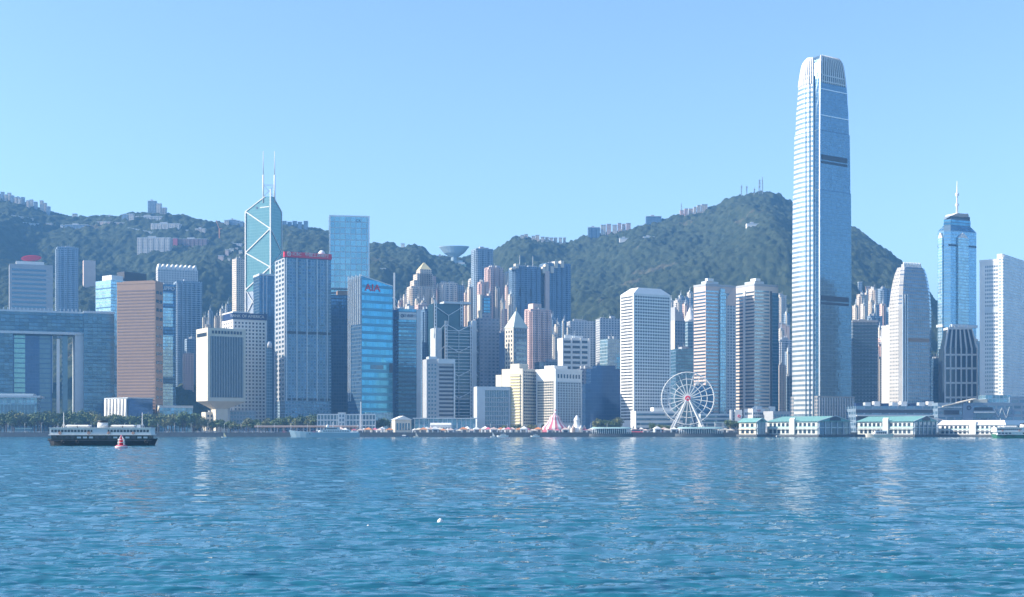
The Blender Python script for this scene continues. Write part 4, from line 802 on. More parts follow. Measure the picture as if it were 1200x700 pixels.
def trees(a, b, n, Y0, Y1, s0, s1, label, group, pr=None, z=4.1):
    for i in range(n):
        px = a+(b-a)*(i+.5)/n+random.uniform(-.4, .4)*(b-a)/n; Y = random.uniform(Y0, Y1)
        put((pr or protos)[random.randrange(len(pr or protos))], PX(px, Y), Y, z, random.uniform(s0, s1), label, group, random.uniform(0, 6.28))
trees(-25, 118, 36, 1335, 1400, 1.0, 1.8, 'bushy broadleaf tree in the waterfront belt behind the ferry, below the door-shaped building', 'trees below the door-shaped building')
trees(118, 238, 32, 1335, 1400, .9, 1.6, 'broadleaf tree in the belt below the brown tower and the curved white hall', 'trees below the brown tower')
trees(238, 338, 20, 1335, 1370, .7, 1.2, 'small dark tree by the seawall below the inverted pyramid tower', 'trees below the inverted pyramid tower')
trees(338, 374, 9, 1400, 1430, 1.1, 1.5, 'tall dark tree at the foot of the red-signed tower', 'trees at the foot of the red-signed tower')
trees(428, 456, 7, 1385, 1405, .8, 1.2, 'round green tree at the foot of the AIA tower', 'trees at the foot of the AIA tower')
trees(588, 640, 7, 1350, 1365, .5, .75, 'small clipped tree in front of the cream hotel', 'trees before the cream hotel')
trees(698, 726, 7, 1360, 1385, .9, 1.2, 'grey green tree at the foot of the dark navy block', 'trees before the navy block')
trees(764, 792, 6, 1342, 1352, .5, .75, 'dark tree left of the observation wheel legs', 'trees beside the wheel')
trees(853, 874, 6, 1320, 1340, .85, 1.2, 'dark green tree under the footbridge left of the first pier', 'trees by the first pier')
trees(1010, 1090, 10, 1390, 1400, .6, 1.0, 'terrace tree in front of the shopping podium', 'trees before the shopping podium')
trees(244, 296, 9, 1318, 1328, .7, .95, 'palm tree on the promenade below the inverted pyramid tower', 'palms on the promenade', palms)
# wooded knoll
kx, ky = np.meshgrid(np.arange(PX(170,1720), PX(262,1720), 3.0), np.arange(1640, 1800, 4.0)); cxk, cyk = PX(219,1720), 1730
kz = GZ+np.clip(1-((kx-cxk)/56)**2-((ky-cyk)/85)**2, -.05, 1)**1*58
gridmesh('knoll', kx, ky, kz-3, m_hillsoil, kind='structure'); gridmesh('knoll_woods', kx, ky, kz+crowns(kx/9, ky/9)*8-2, m_forest, kind='stuff')
# ---------------------------------------------------------------- piers
def pier(xl, xc, xr, yr, ye, Y, phi, lab, roofmat, nwin, gable=True, wallmat=None, tower=True):
    wallmat = wallmat or m_pwall; t = T('ferry_pier', lab, 'ferry pier', xl, xc, xr, ye, Y, phi, base=0); w, d = t.w, t.d; h = t.h; zr = t.z(yr)
    t.box('deck', m_wall, -2, w+2, -3, d+2, .3, 2.4)
    mb = MB()
    for i in range(8):
        for x in (-1.2, w+1.2): mb.bar((x, d*i/7, -2), (x, d*i/7, .4), .5, 8)
        mb.bar((w*i/7, -2.4, -2), (w*i/7, -2.4, .4), .5, 8)
    mb.build('pile', m_wall, t.root, kind='stuff')
    t.box('wall', wallmat, 0, w, 0, d, 2.4, h)
    dz = (h-2.4)/2
    t.windows('L', m_win, 2, d-2, 2.4+dz, h, nwin, 1, .55, .55, .2); t.windows('L', m_win, 2, d-2, 2.4, 2.4+dz, nwin, 1, .6, .7, .2, 'archway')
    t.face('wall_panel', m_pteal, 'L', .4, d-.4, 2.4+dz*.95, 2.4+dz*1.28, .16); t.face('string_course', m_pale, 'L', 0, d, 2.4+dz-.3, 2.4+dz+.3, .5); t.box('balcony', wallmat, -1.6, 0, 0, d, 2.4+dz-1.4, 2.4+dz-1.1)
    if gable:
        MB().loft([[(-1.6,-1.6,h),(w+1.6,-1.6,h),(w/2,-1.6,zr),], [(-1.6,d+1,h),(w+1.6,d+1,h),(w/2,d+1,zr)]]).build('roof', roofmat, t.root)
        t.face('gable_wall', m_winb, 'R', 2, w-2, 2.4, h-.6, .35)
        for i in range(6): t.face('column', m_pale, 'R', 1+(w-2.8)*i/5, 1.8+(w-2.8)*i/5, 2.4, h, 1.1)
        t.face('string_course', m_pale, 'R', 0, w, 2.4+dz, 2.4+dz+.6, 1.3)
        MB().loft([[(w/2+q*math.cos(a), y, h+.8+q*.62*math.sin(a)) for a in [math.pi*i/12 for i in range(13)]] for y, q in ((-2.1, w*.17), (-1.5, w*.17))]).build('arched_window', m_dark, t.root)
        MB().bar((-1.8,-2,h), (w/2,-2,zr+.2), .35).bar((w+1.8,-2,h), (w/2,-2,zr+.2), .35).build('gable_edge', m_pale, t.root)
    else:
        MB().prism([(-1.2,-1.2),(w+1.2,-1.2),(w+1.2,d+1.2),(-1.2,d+1.2)], h, zr, [(3,2),(w-3,2),(w-3,d-2),(3,d-2)]).build('roof', roofmat, t.root)
        t.windows('R', m_win, 1, w-1, 2.4+dz, h, max(4, int(w/4)), 1, .55, .5, .2)
    if tower: t.box('stair_tower', wallmat, -2.2, -.1, d*.42, d*.52, 2.4, h+2.6); t.box('stair_tower', wallmat, -1.2, .2, d*.42, d*.52, h+2.6, h+3.6)
    return t
m_pteal = plain('pale_teal_paint', (.33,.5,.47), .6); m_pwall = plain('pier_wall_paint', (.55,.58,.54), .7)
pier(899, 958, 996, 487.5, 494, 1225, 35, 'ferry pier with teal roof and dark gabled end, directly below the tallest tower', m_teal, 11)
pier(1005, 1070, 1097, 487.5, 494, 1225, 42, 'ferry pier with teal roof and gabled end, below the smaller clawed tower', m_teal, 12)
pier(1100, 1178, 1215, 492.5, 498, 1215, 45, 'bright white flat-topped ferry pier at the far right', m_white, 14, gable=False, wallmat=m_white)
pier(866, 886, 897, 490, 495, 1262, 35, 'small open pier shelter with teal roof left of the first gabled pier', m_teal, 3, gable=True, wallmat=m_cream, tower=False)
for px, lab, px2 in ((716, 'long waterfront landing shelter with a pale rounded roof left of the wheel', 50), (820, 'landing shelter with a pale rounded roof at the foot of the wheel', 56)):
    q = 1288/FPX; b = base_at(px, 1284, lab, 'landing shelter', 'landing_shelter', z=0); Wd = px2*q/2
    ol = lambda s: [(s*Wd*math.copysign(abs(math.cos(a))**.6, math.cos(a)), s*9*math.copysign(abs(math.sin(a))**.6, math.sin(a))) for a in [i*math.pi/14 for i in range(28)]]
    MB().prism(ol(1.02), .2, 3).build('deck', m_wall, b); MB().prism(ol(.96), 8.2, 9.4, ol(.86)).build('roof', m_pteal, b); MB().prism(ol(1), 7.6, 8.2).build('roof_edge', m_pale, b)
    cm = MB().bar((0,0,3), (0,0,7.6), .4, 8).mesh('column', m_white)
    for i in range(20): o = bpy.data.objects.new('column', cm); col.objects.link(o); o.parent = b; o.location = (-Wd*.88+Wd*1.76*i/19, -6.6, 0)
    MB().box(-Wd*.7, Wd*.7, -2, 3, 3, 7.4).build('waiting_hall', m_winb, b)
# observation wheel ----------------------------------------------------
Yw = 1336; q = Yw/FPX; b = base_at(806, Yw, 'large white observation wheel with glass gondolas and a red hub', 'observation wheel', 'observation_wheel', rz=R(-7)); hz = PZ(467, Yw)-4.1; RW = 30.5*q
for y in (-1.6, 1.6): MB().ring((0,y,hz), RW, .45, 84).build('rim', m_white, b)
for rr_ in (.74, .52): MB().ring((0,0,hz), RW*rr_, .33, 60).build('inner_ring', m_white, b)
for i in range(21):
    a = 2*math.pi*(i+.5)/21; MB().bar((2.6*math.cos(a),0,hz+2.6*math.sin(a)), (RW*math.cos(a),0,hz+RW*math.sin(a)), .55).bar((RW*math.cos(a),-1.6,hz+RW*math.sin(a)), (RW*math.cos(a),1.6,hz+RW*math.sin(a)), .2).build('spoke', m_white, b)
gm = MB().box(-.9,.9,-1,1,-2.4,-1.9).box(-.9,.9,-1,1,-.5,-.2).bar((-.85,-.95,-2), (-.85,-.95,-.4), .08).bar((.85,-.95,-2), (.85,-.95,-.4), .08).bar((0,-1,-.2), (0,1,0), .12).mesh('gondola', m_white); gg = MB().box(-.8,.8,-.9,.9,-1.9,-.5).mesh('gondola_glass', m_winb)
for i in range(42):
    a = 2*math.pi*i/42; p = ((RW+.3)*math.cos(a), 0, hz+(RW+.3)*math.sin(a)+.3)
    o = bpy.data.objects.new('gondola', gm); col.objects.link(o); o.parent = b; o.location = p; g2 = bpy.data.objects.new('window', gg); col.objects.link(g2); g2.parent = o
for sx in (-1, 1):
    for sy in (-1, 1):
        for k in (0, 1): MB().bar((sx*.6, sy*2.4, hz), (sx*(22.5-3.6*k)*q, sy*(6+3*k), 0), .8).build('leg', m_white, b)
    for k in (.55, .8): MB().bar((sx*22*q*k, -6*k, hz*(1-k)), (sx*18*q*k, 6*k, hz*(1-k)), .3).build('brace', m_white, b)
MB().bar((0,-3,hz), (0,3,hz), 3.3, 24).build('hub', m_white, b); MB().bar((0,-3.3,hz), (0,-3,hz), 2.7, 24).build('hub_disc', m_red, b)
MB().bar((-1.5,-3.45,hz-.9), (0,-3.45,hz+1.2), .25).bar((0,-3.45,hz+1.2), (1.5,-3.45,hz-.9), .25).box(-.9,.9,-3.6,-3.4,hz-.6,hz-.2).build('emblem', m_white, b)
MB().box(-20, 20, -7, 7, 0, 2.6).build('platform', m_white, b); MB().box(-17, 17, -7.4, -7, .6, 2.2).build('ticket_window', m_winb, b)
# striped tent and ornate kiosk ---------------------------------------
b = base_at(650, 1330, 'large circus tent with pink and white stripes and scalloped upper tier', 'circus tent', 'circus_tent'); n = 24
cw, cr_ = MB(), MB(); pr = [(13,3),(12.6,5),(9,8.5),(5.5,13.4),(5.9,13.6),(5.2,15.6),(2.4,17.6),(.3,20)]
for i in range(n):
    for k in range(len(pr)-1):
        a1, a2 = 2*math.pi*i/n, 2*math.pi*(i+1)/n; (r1, z1), (r2, z2) = pr[k], pr[k+1]
        (cw if i % 2 else cr_).add([(r1*math.cos(a1),r1*math.sin(a1),z1),(r1*math.cos(a2),r1*math.sin(a2),z1),(r2*math.cos(a2),r2*math.sin(a2),z2),(r2*math.cos(a1),r2*math.sin(a1),z2)], [(0,1,2,3)])
m_tentr = plain('pink_red_canvas', (.55,.14,.2), .8); cw.build('white_stripes', m_white, b); cr_.build('red_stripes', m_tentr, b); MB().lathe([(12.4,0),(12.4,3.2)], 24).build('side_wall', m_tentr, b); MB().bar((0,0,19.5), (0,0,23), .15).box(0,1.6,-.05,.05,22,23).build('flag', m_red, b)
b = base_at(676, 1322, 'white ornate spired kiosk between the striped tent and the landing shelter', 'kiosk', 'kiosk')
MB().lathe([(7,0),(7,3.5),(5,5),(3.2,8),(2.8,11),(3.2,12.5),(2,15),(.2,17.5)], 12, smooth=False).build('tower', m_white, b)
for a in range(6): MB().lathe([(1.6,0),(1.6,4),(2,4.2),(.1,7.5)], 8, (7.5*math.cos(a*1.05), 7.5*math.sin(a*1.05))).build('turret', m_white if a % 2 else m_pink, b)
# small fairground stalls, tents, kiosks on the promenade ---------------
m_can = [m_white, m_cream, m_pink, m_tentr, m_pale, m_silver]; m_or = plain('orange_canvas', (.62,.25,.1), .7)
def marquee(w_, h_, mat, wallm):
    r_ = empty('marquee', (0,0,0)); MB().box(-w_/2, w_/2, -2.4, 2.4, 0, h_*.6).build('side_wall', wallm, r_)
    MB().prism([(-w_/2-.4,-2.8),(w_/2+.4,-2.8),(w_/2+.4,2.8),(-w_/2-.4,2.8)], h_*.6, h_, [(-.15,-.15),(.15,-.15),(.15,.15),(-.15,.15)]).build('canopy', mat, r_)
    MB().box(-w_*.3, w_*.3, -2.5, -2.3, .2, h_*.42).build('opening', m_dark, r_); return r_
pro = [(marquee(5.5, 5, m_can[0], m_pale), 'white pointed'), (marquee(6, 4.4, m_can[2], m_white), 'pink peaked'), (marquee(7, 4.6, m_or, m_cream), 'orange peaked'), (marquee(5, 4.2, m_tentr, m_white), 'red topped'), (marquee(8, 4, m_can[1], m_grey), 'wide cream')]
us_ = set()
def stalls(a, b_, n, where, kinds, Y0=1310, Y1=1335, s=1):
    for i in range(n):
        k = kinds[i % len(kinds)]; p, nm = pro[k]; px = a+(b_-a)*(i+.5)/n+random.uniform(-.3,.3)*(b_-a)/n; Y = random.uniform(Y0, Y1)
        o = p if k not in us_ else copy_tree(p); us_.add(k); o.location = (PX(px, Y), Y, 4.1); o.rotation_euler = (0,0,random.uniform(-.3,.3)); ss = s*random.uniform(.8, 1.3); o.scale = (ss,)*3
        prop(o, '%s stall tent %s' % (nm, where), 'stall tent', '%s stall tents %s' % (nm, where))
stalls(392, 458, 12, 'on the promenade below the AIA tower', (3, 1, 0, 2)); stalls(484, 560, 16, 'on the promenade below the trussed bank building', (0, 4, 2, 0, 1))
stalls(562, 634, 16, 'on the promenade below the cream hotel', (2, 0, 3, 1, 4)); stalls(660, 696, 8, 'beside the circus tent', (1, 0, 3)); stalls(740, 800, 9, 'left of the wheel legs', (4, 0, 1), 1306, 1318); stalls(834, 868, 5, 'right of the wheel legs', (0, 4))
stalls(640, 664, 4, 'at the foot of the circus tent', (3, 1), 1306, 1314)
# coaches and cars ------------------------------------------------------
def vehicle(kind, mat):
    L, H, W = (11, 3.2, 2.5) if kind == 'coach' else (4.4, 1.45, 1.8); r_ = empty('parked_'+kind, (0,0,0)); k = .33*H
    body = MB().loft([[(-L/2,-W/2,.3),(L/2,-W/2,.3),(L/2,W/2,.3),(-L/2,W/2,.3)], [(-L/2,-W/2,k+.2),(L/2,-W/2,k+.2),(L/2,W/2,k+.2),(-L/2,W/2,k+.2)]]); body.build('body', mat, r_)
    i_ = .3 if kind == 'coach' else 1; MB().loft([[(-L/2+.02,-W/2,k+.2),(L/2-.02,-W/2,k+.2),(L/2-.02,W/2,k+.2),(-L/2+.02,W/2,k+.2)], [(-L/2+i_,-W/2+.2,H),(L/2-i_,-W/2+.2,H),(L/2-i_,W/2-.2,H),(-L/2+i_,W/2-.2,H)]]).build('window', m_win, r_)
    MB().box(-L/2+i_, L/2-i_, -W/2+.15, W/2-.15, H, H+.12).build('roof', mat, r_)
    for x in (-L*.3, L*.3):
        for y in (-W/2, W/2): MB().bar((x,y-.1,.4), (x,y+.1,.4), .42, 12).build('wheel', m_blk, r_)
    return r_
cv = [(vehicle('coach', m_red), 'red', 'coach'), (vehicle('coach', m_white), 'white', 'coach'), (vehicle('car', m_white), 'white', 'car'), (vehicle('car', m_silver), 'silver', 'car'), (vehicle('car', m_red), 'red', 'car')]; uv = set()
def cars(pxs, Y, where, kinds):
    for i, px in enumerate(pxs):
        k = kinds[i % len(kinds)]; p, c, kd = cv[k]; o = p if k not in uv else copy_tree(p); uv.add(k); o.location = (PX(px, Y), Y, 4.12); o.rotation_euler = (0,0,random.uniform(-.1,.1)); prop(o, '%s %s parked %s' % (c, kd, where), kd, '%s %ss parked %s' % (c, kd, where))
cars([306, 313, 318, 333, 345, 352, 360, 368], 1314, 'under the elevated walkway behind the grey patrol ship', (2, 3, 2, 4)); cars([747, 760, 772], 1312, 'left of the observation wheel', (0, 1)); cars([242, 252, 276, 287, 296], 1312, 'on the promenade left of the patrol ship', (2, 3)); cars([880, 892], 1322, 'beside the first pier', (1, 2)); cars([12, 30, 46, 196, 214, 232], 1315, 'on the waterfront road near the ferry', (2, 3, 2))
# lamps ------------------------------------------------------------------
lp = empty('street_lamp', (0,0,0)); MB().bar((0,0,0), (0,0,9.5), .14, 8, .08).build('pole', m_steel, lp); MB().bar((0,0,9.5), (1.5,0,9.8), .08).build('arm', m_steel, lp); MB().box(1.1,2.1,-.2,.2,9.65,9.85).build('lamp_head', m_pale, lp)
for i in range(46):
    px = -10+i*19.5; o = lp if i == 0 else copy_tree(lp); o.location = (PX(px,1307), 1307, 4.1); prop(o, 'slim grey street lamp along the edge of the promenade', 'street lamp', 'street lamps along the promenade')
# railing
mb = MB(); x = -900
while x < 900: mb.box(x, x+.12, 1304.5, 1304.6, 4.1, 5.2); x += 4
mb.box(-900, 900, 1304.5, 1304.6, 5.15, 5.25).box(-900, 900, 1304.5, 1304.6, 4.6, 4.66).build('railing', m_steel, label='thin grey metal railing along the top of the seawall', cat='railing')
# walkway, low buildings --------------------------------------------------
b = base_at(298, 1322, 'long low elevated walkway with a brownish deck behind the grey patrol ship', 'elevated walkway', 'elevated_walkway'); L = PX(420,1322)-PX(298,1322)
MB().box(0, L, 0, 5, 5, 6).build('deck', m_brown, b); MB().box(0, L, -.1, .1, 6, 7).build('parapet', m_pink, b); cm = MB().box(-.4, .4, 1.5, 3.5, 0, 5).mesh('column', m_grey)
for i in range(16): o = bpy.data.objects.new('column', cm); col.objects.link(o); o.parent = b; o.location = (3+i*(L-6)/15, 0, 0)
t = T('low_building', 'three storey white framed building with a small central tower, behind the patrol ship', 'low building', 370, 372, 440, 486.5, 1372, 4, d=16); w = t.w
t.body(m_winb); zz = t.h
for k in range(4): t.box('floor_edge', m_pale, 0, w, -.9, 0, k*zz/3.2+1, k*zz/3.2+2.2)
for i in range(19): t.box('column', m_pale, w*i/18-.4, w*i/18+.4, -.8, 0, 0, zz)
t.box('central_tower', m_pale, t.ux(396), t.ux(405), -1.4, 8, 0, t.z(483.5)); t.windows('R', m_winb, t.ux(397), t.ux(404), 2, t.z(485), 2, 4, .5, .6, 1.6)
b = base_at(422.7, 1330, 'tapering white memorial column standing before the AIA tower', 'column', 'memorial_column'); MB().bar((0,0,0), (0,0,31), 1.3, 4, .7).build('shaft', m_white, b); MB().box(-2.4,2.4,-2.4,2.4,0,1.2).build('plinth', m_pale, b)
t = T('pavilion', 'small cream hall with a shallow gabled roof at the foot of the signboard tower', 'pavilion', 459, 463, 482, 492, 1335, 22, d=12); t.body(m_cream); w, d = t.w, t.d
MB().loft([[(-1,-1,t.h),(w+1,-1,t.h),(w*.5,-1,t.z(487.5))], [(-1,d+1,t.h),(w+1,d+1,t.h),(w*.5,d+1,t.z(487.5))]]).build('roof', m_white, t.root); t.windows('R', m_winb, 1, w-1, 1, t.h-2, 5, 1, .6, .7)
t = T('glass_pavilion', 'long low glass pavilion with a thin flat roof below the trussed bank building', 'glass pavilion', 484, 486, 557, 491, 1362, 3, d=16); t.body(F['lob']); t.box('roof', m_pale, -2, t.w+2, -3, t.d, t.h, t.h+1)
for i in range(14): t.box('column', m_pale, t.w*i/13-.3, t.w*i/13+.3, -2, -1.4, 0, t.h)
t = T('marquee_hall', 'long white marquee hall on the promenade left of centre', 'marquee hall', 503, 504.5, 529, 498, 1322, 5, d=12); t.body(m_white)
MB().loft([[(0,0,t.h),(t.w,0,t.h),(t.w,t.d,t.h),(0,t.d,t.h)], [(0,t.d*.45,t.h+2),(t.w,t.d*.45,t.h+2),(t.w,t.d*.55,t.h+2),(0,t.d*.55,t.h+2)]]).build('canopy', m_white, t.root); t.windows('R', m_dark, 1, t.w-1, .4, t.h*.7, 7, 1, .5, .8)
t = T('low_building', 'low cream and pale block with a lit side wall beneath the inverted pyramid tower', 'low building', 236, 241, 262, 483, 1440, 30); t.body(m_cream); t.windows('R', m_win, 1, t.w-1, 2, t.h-2, 5, 4, .5, .5); t.plant(hh=2)
t = T('low_building', 'low blue windowed block at the foot of the punched-window bank tower', 'low building', 261, 265, 300, 481, 1455, 22, d=20); t.body(m_grey); t.windows('R', m_winb, 1, t.w-1, 2, t.h-1, 9, 5, .6, .6); t.face('stair_tower', m_white, 'R', -.5, 4, 0, t.h+4, 1.5)
t = T('low_building', 'low glass block with a cream side wall below the tower with LIPPO lettering', 'low building', 183, 187, 226, 477, 1460, 24, d=20); t.body(F['lob']); t.parapet(m_pale); t.face('side_wall', m_cream, 'L', 0, t.d, 0, t.h, .4)
t = T('park_shelter', 'park shelter with pale green roof by the trees at the far left', 'park shelter', 18, 19, 36, 502.5, 1316, 16, d=5); t.body(m_winb); t.box('roof', m_pteal, -1, t.w+1, -1.5, t.d+1, t.h, t.h+.7)
# post office and footbridge
t = T('low_building', 'white blocky building with two blank side towers left of the tallest tower', 'low building', 872, 882, 906, 479, 1410, 38); w, d = t.w, t.d
t.body(m_white); t.windows('R', m_winb, 1, w*.6, t.h*.55, t.h-3, 6, 2, .7, .5); t.face('stair_tower', m_white, 'R', w*.78, w, 0, t.h+2.5, 3); t.face('side_wall', m_cream, 'R', w*.62, w*.76, 0, t.h+1, 1.5); t.windows('L', m_winb, 1, d-1, 4, t.h-2, 5, 3, .6, .4)
t.text('POST', 'R', w*.3, t.h-2.2, 2.6, m_tentr, .5); t.plant(m_pale, hh=3)
b = base_at(865.5, 1380, 'white sign tower carrying two red marks left of the white blocky building', 'sign tower', 'sign_tower'); MB().box(-3.6,3.6,0,4,0,PZ(480.5,1380)-4.1).build('panel', m_white, b)
for z in (9, 17): MB().ring((.6,-.3,z), 1.2, .35, 14).build('emblem', m_red, b)
MB().box(-8.6,-6.6,0,4,0,PZ(480.5,1380)-4.1).build('panel', m_white, b)
b = base_at(838, 1328, 'covered footbridge on white columns leading to the first pier', 'footbridge', 'footbridge'); L = PX(898,1328)-PX(838,1328)
MB().box(0, L, 0, 4, 7.4, 8).build('deck', m_pale, b); MB().box(-.5, L, -.6, 4.6, 10, 10.5).build('roof', m_pteal, b)
for i in range(8): MB().box(i*L/7-.35, i*L/7+.35, .5, 1.2, 0, 10).build('column', m_white, b)
t = T('low_building', 'grey gabled podium block between the white blocky building and the tallest tower', 'low building', 903, 906, 926, 482, 1395, 20, d=20); t.body(m_grey); t.windows('R', m_winb, 1, t.w-1, 3, t.h-2, 5, 3, .7, .5)
t = T('podium_building', 'low blue and white podium behind the wheel and the landing shelter', 'podium building', 818, 821, 858, 485, 1400, 10, d=16); t.body(m_pale); t.bands({'R': (0, t.w)}, m_winb, 2, t.h-1, 4, .55, .4)
# shopping podium
t = T('shopping_podium', 'long dark blue terraced shopping podium behind the piers at right', 'shopping centre', 1000, 1003, 1098, 476, 1412, 2, d=36); w = t.w; t.body(F['mall'])
t.bands({'R': (0, w)}, m_dark, 4, t.h-2, 3, .45, .5); t.face('terrace', m_pale, 'R', 0, w, t.h*.62, t.h*.66, 4)
for i in range(9): t.box('roof_pavilion', [m_navy, m_pale, m_white][i % 3], w*i/9+1, w*i/9+7, 2, 10, t.h, t.h+3+i % 3)
t = T('shopping_podium', 'angular panelled podium with a ring emblem under the white hotel at right', 'shopping centre', 1096, 1099, 1210, 472, 1400, 2, d=34); w = t.w; t.body(F['mall'])
t.face('panel_wall', plain('slate_panel', (.2,.27,.36), .5), 'R', t.ux(1128), t.ux(1140), 2, t.h-1, 1); MB().ring((t.ux(1135), -1.4, t.z(478)), 2, .5, 20).build('emblem', m_dark, t.root)
t.face('window_band', m_dark, 'R', t.ux(1142), t.ux(1163), t.z(481), t.z(477.5), .6); t.face('window_band', m_winb, 'R', t.ux(1144), t.ux(1163), t.z(490), t.z(485), .6); t.face('ledge', m_pale, 'R', t.ux(1141), t.ux(1165), t.z(484), t.z(482.5), 2)
t.face('window_band', m_dark, 'R', t.ux(1106), t.ux(1124), t.z(486), t.z(481), .6); t.face('ledge', m_pale, 'R', t.ux(1100), t.ux(1127), t.z(478), t.z(476.8), 1.5)
mb = MB()
for a, b_ in (((1165,480),(1170,489)),((1170,489),(1174,478)),((1174,478),(1179,490)),((1179,490),(1183,477))): mb.bar((t.ux(a[0]),-.3,t.z(a[1])), (t.ux(b_[0]),-.3,t.z(b_[1])), .4)
mb.build('truss', m_pale, t.root); t.box('upper_storeys', F['lob'], t.ux(1157), t.ux(1186), 4, 24, t.h, t.z(463)); t.box('upper_storeys', F['mall'], t.ux(1184), w, 2, 24, t.h, t.z(465)); t.box('roof_terrace', m_cream, t.ux(1141), t.ux(1158), 2, 14, t.h, t.z(468))
MB().loft([[(t.ux(1104),-3,t.z(477)),(t.ux(1104),10,t.z(477)),(t.ux(1104),10,t.z(476)),(t.ux(1104),-3,t.z(476))], [(t.ux(1143),-3,t.z(468)),(t.ux(1143),10,t.z(468)),(t.ux(1143),10,t.z(467)),(t.ux(1143),-3,t.z(467))]]).build('roof_canopy', m_cream, t.root)
b = base_at(1035, 1330, 'long low curved brownish grey canopy behind the gabled pier', 'canopy', 'curved_canopy'); L = PX(1112,1330)-PX(1035,1330)
MB().loft([[(L*k, -4, 10+5*math.sin(math.pi*min(1, k*.85+.1))), (L*k, 8, 11+5*math.sin(math.pi*min(1, k*.85+.1))), (L*k, 8, 11.8+5*math.sin(math.pi*min(1, k*.85+.1))), (L*k, -4, 10.8+5*math.sin(math.pi*min(1, k*.85+.1)))] for k in [i/14 for i in range(15)]]).build('roof', plain('canopy_metal', (.34,.34,.36), .5), b)
for i in range(8): MB().box(L*(i+.2)/7.6-.3, L*(i+.2)/7.6+.3, 0, .8, 0, 10.2).build('column', m_steel, b)
# ================================================================== BOATS
def hull(L, W, H, sheer=.5, mat=m_blk, root=None, name='hull', double=True, z0=-.6):
    rings = []; n = 14
    for i in range(n+1):
        u = i/n*2-1; f = (1-abs(u)**3.2)**.7 if (double or u < 0) else (1-abs(u)**5*.3); f = max(.04, f); zt = H+sheer*u*u; x = u*L/2
        rings.append([(x*(.93 if abs(u) > .9 else 1), -W/2*f*.75, z0), (x*(.93 if abs(u) > .9 else 1), W/2*f*.75, z0), (x, W/2*f, zt), (x, -W/2*f, zt)])
    return MB().loft(rings).build(name, mat, root)
m_dgreen = plain('dark_green_paint', (.012,.035,.03), .5); m_green = plain('green_paint', (.06,.22,.14), .5)
def ferry(label, px, Y, L, hm, lm, rz, x_off=0):
    s = L/38; r_ = empty('ferry', (PX(px, Y), Y, 0), rz, label, 'ferry'); W = 8.6*s
    hull(L, W, 2.0*s, .55*s, hm, r_); MB().box(-L*.44, L*.44, -W*.42, W*.42, 2.0*s, 3.7*s).build('lower_deck', lm, r_)
    rb = MB();
    for sy in (-1,): rb.box(-L*.47, L*.47, -W*.5, -W*.46, 1.75*s, 2.0*s)
    rb.build('rubbing_strake', m_dark, r_)
    wm = MB().box(-.75*s, .75*s, -W*.425, -W*.41, 2.5*s, 3.3*s).mesh('window', m_win)
    lw = MB().box(-.7*s, .7*s, -W*.427, -W*.41, 2.6*s, 3.2*s).mesh('window', m_pale)
    for i in range(16):
        o = bpy.data.objects.new('window', lw if i in (4,5,6,10,11,12,14,15) else wm); col.objects.link(o); o.parent = r_; o.location = ((-.41+.82*i/15)*L, 0, 0)
    MB().box(-L*.465, L*.465, -W*.46, W*.46, 3.7*s, 3.95*s).build('deck_edge', m_white, r_); MB().box(-L*.455, L*.455, -W*.43, W*.43, 3.95*s, 6.1*s).build('upper_deck', m_white, r_)
    uw = MB().box(-.42*s, .42*s, -W*.437, -W*.42, 4.75*s, 5.6*s).mesh('window', m_win)
    for i in range(30):
        if abs(i-14.5) < 2: continue
        o = bpy.data.objects.new('window', uw); col.objects.link(o); o.parent = r_; o.location = ((-.43+.86*i/29)*L, 0, 0)
    MB().box(-2.6*s, 2.6*s, -W*.45, -W*.43, 4.1*s, 5.9*s).build('door_panel', m_pale, r_)
    MB().box(-L*.46, L*.46, -W*.47, W*.47, 6.1*s, 6.35*s).build('roof', m_white, r_)
    for x in (-.27, -.17, .14, .24): MB().prism([(x*L-2.2*s,-2*s),(x*L+2.2*s,-2*s),(x*L+2.2*s,2*s),(x*L-2.2*s,2*s)], 6.8*s, 7.3*s, [(x*L-1.8*s,-1.6*s),(x*L+1.8*s,-1.6*s),(x*L+1.8*s,1.6*s),(x*L-1.8*s,1.6*s)]).box(x*L-1.7*s, x*L+1.7*s, -1.5*s, 1.5*s, 6.35*s, 6.8*s).build('awning', m_white, r_)
    for x in (-.3, .33): MB().box(x*L-.6*s, x*L+.6*s, -1*s, 1*s, 6.35*s, 7.4*s).build('wheelhouse', m_pale, r_)
    f = MB().lathe([(1.9*s,6.35*s),(1.7*s,8.2*s)], 16, (0,0)).build('funnel', m_white, r_); MB().lathe([(1.85*s,8.2*s),(1.75*s,8.8*s),(1.2*s,8.8*s)], 16, (0,0)).build('funnel_top', m_blk, f)
    for x in (-.355, .36): MB().bar((x*L,0,6.3*s), (x*L,0,11.6*s), .22*s, 8, .09*s).bar((x*L-.8*s,0,6.35*s), (x*L,0,8*s), .08*s).bar((x*L+.8*s,0,6.35*s), (x*L,0,8*s), .08*s).build('mast', m_white, r_)
    for x in (-.36, -.1, .08, .3): MB().ring((x*L,-W*.45,4.4*s), .38*s, .1*s, 14).build('lifebuoy', m_or, r_)
    for x in (-.33,-.2,.2,.42): MB().ring((x*L,-W*.5,1.4*s), .45*s, .16*s, 12).build('fender', m_blk, r_)
    return r_
ferry('black and white double-ended passenger ferry crossing the harbour at left', 120.5, 470, 38.5, m_blk, m_dgreen, R(3))
ferry('green and white passenger ferry moored at the far right beside the white pier', 1199, 1000, 49, m_green, m_white, R(2))
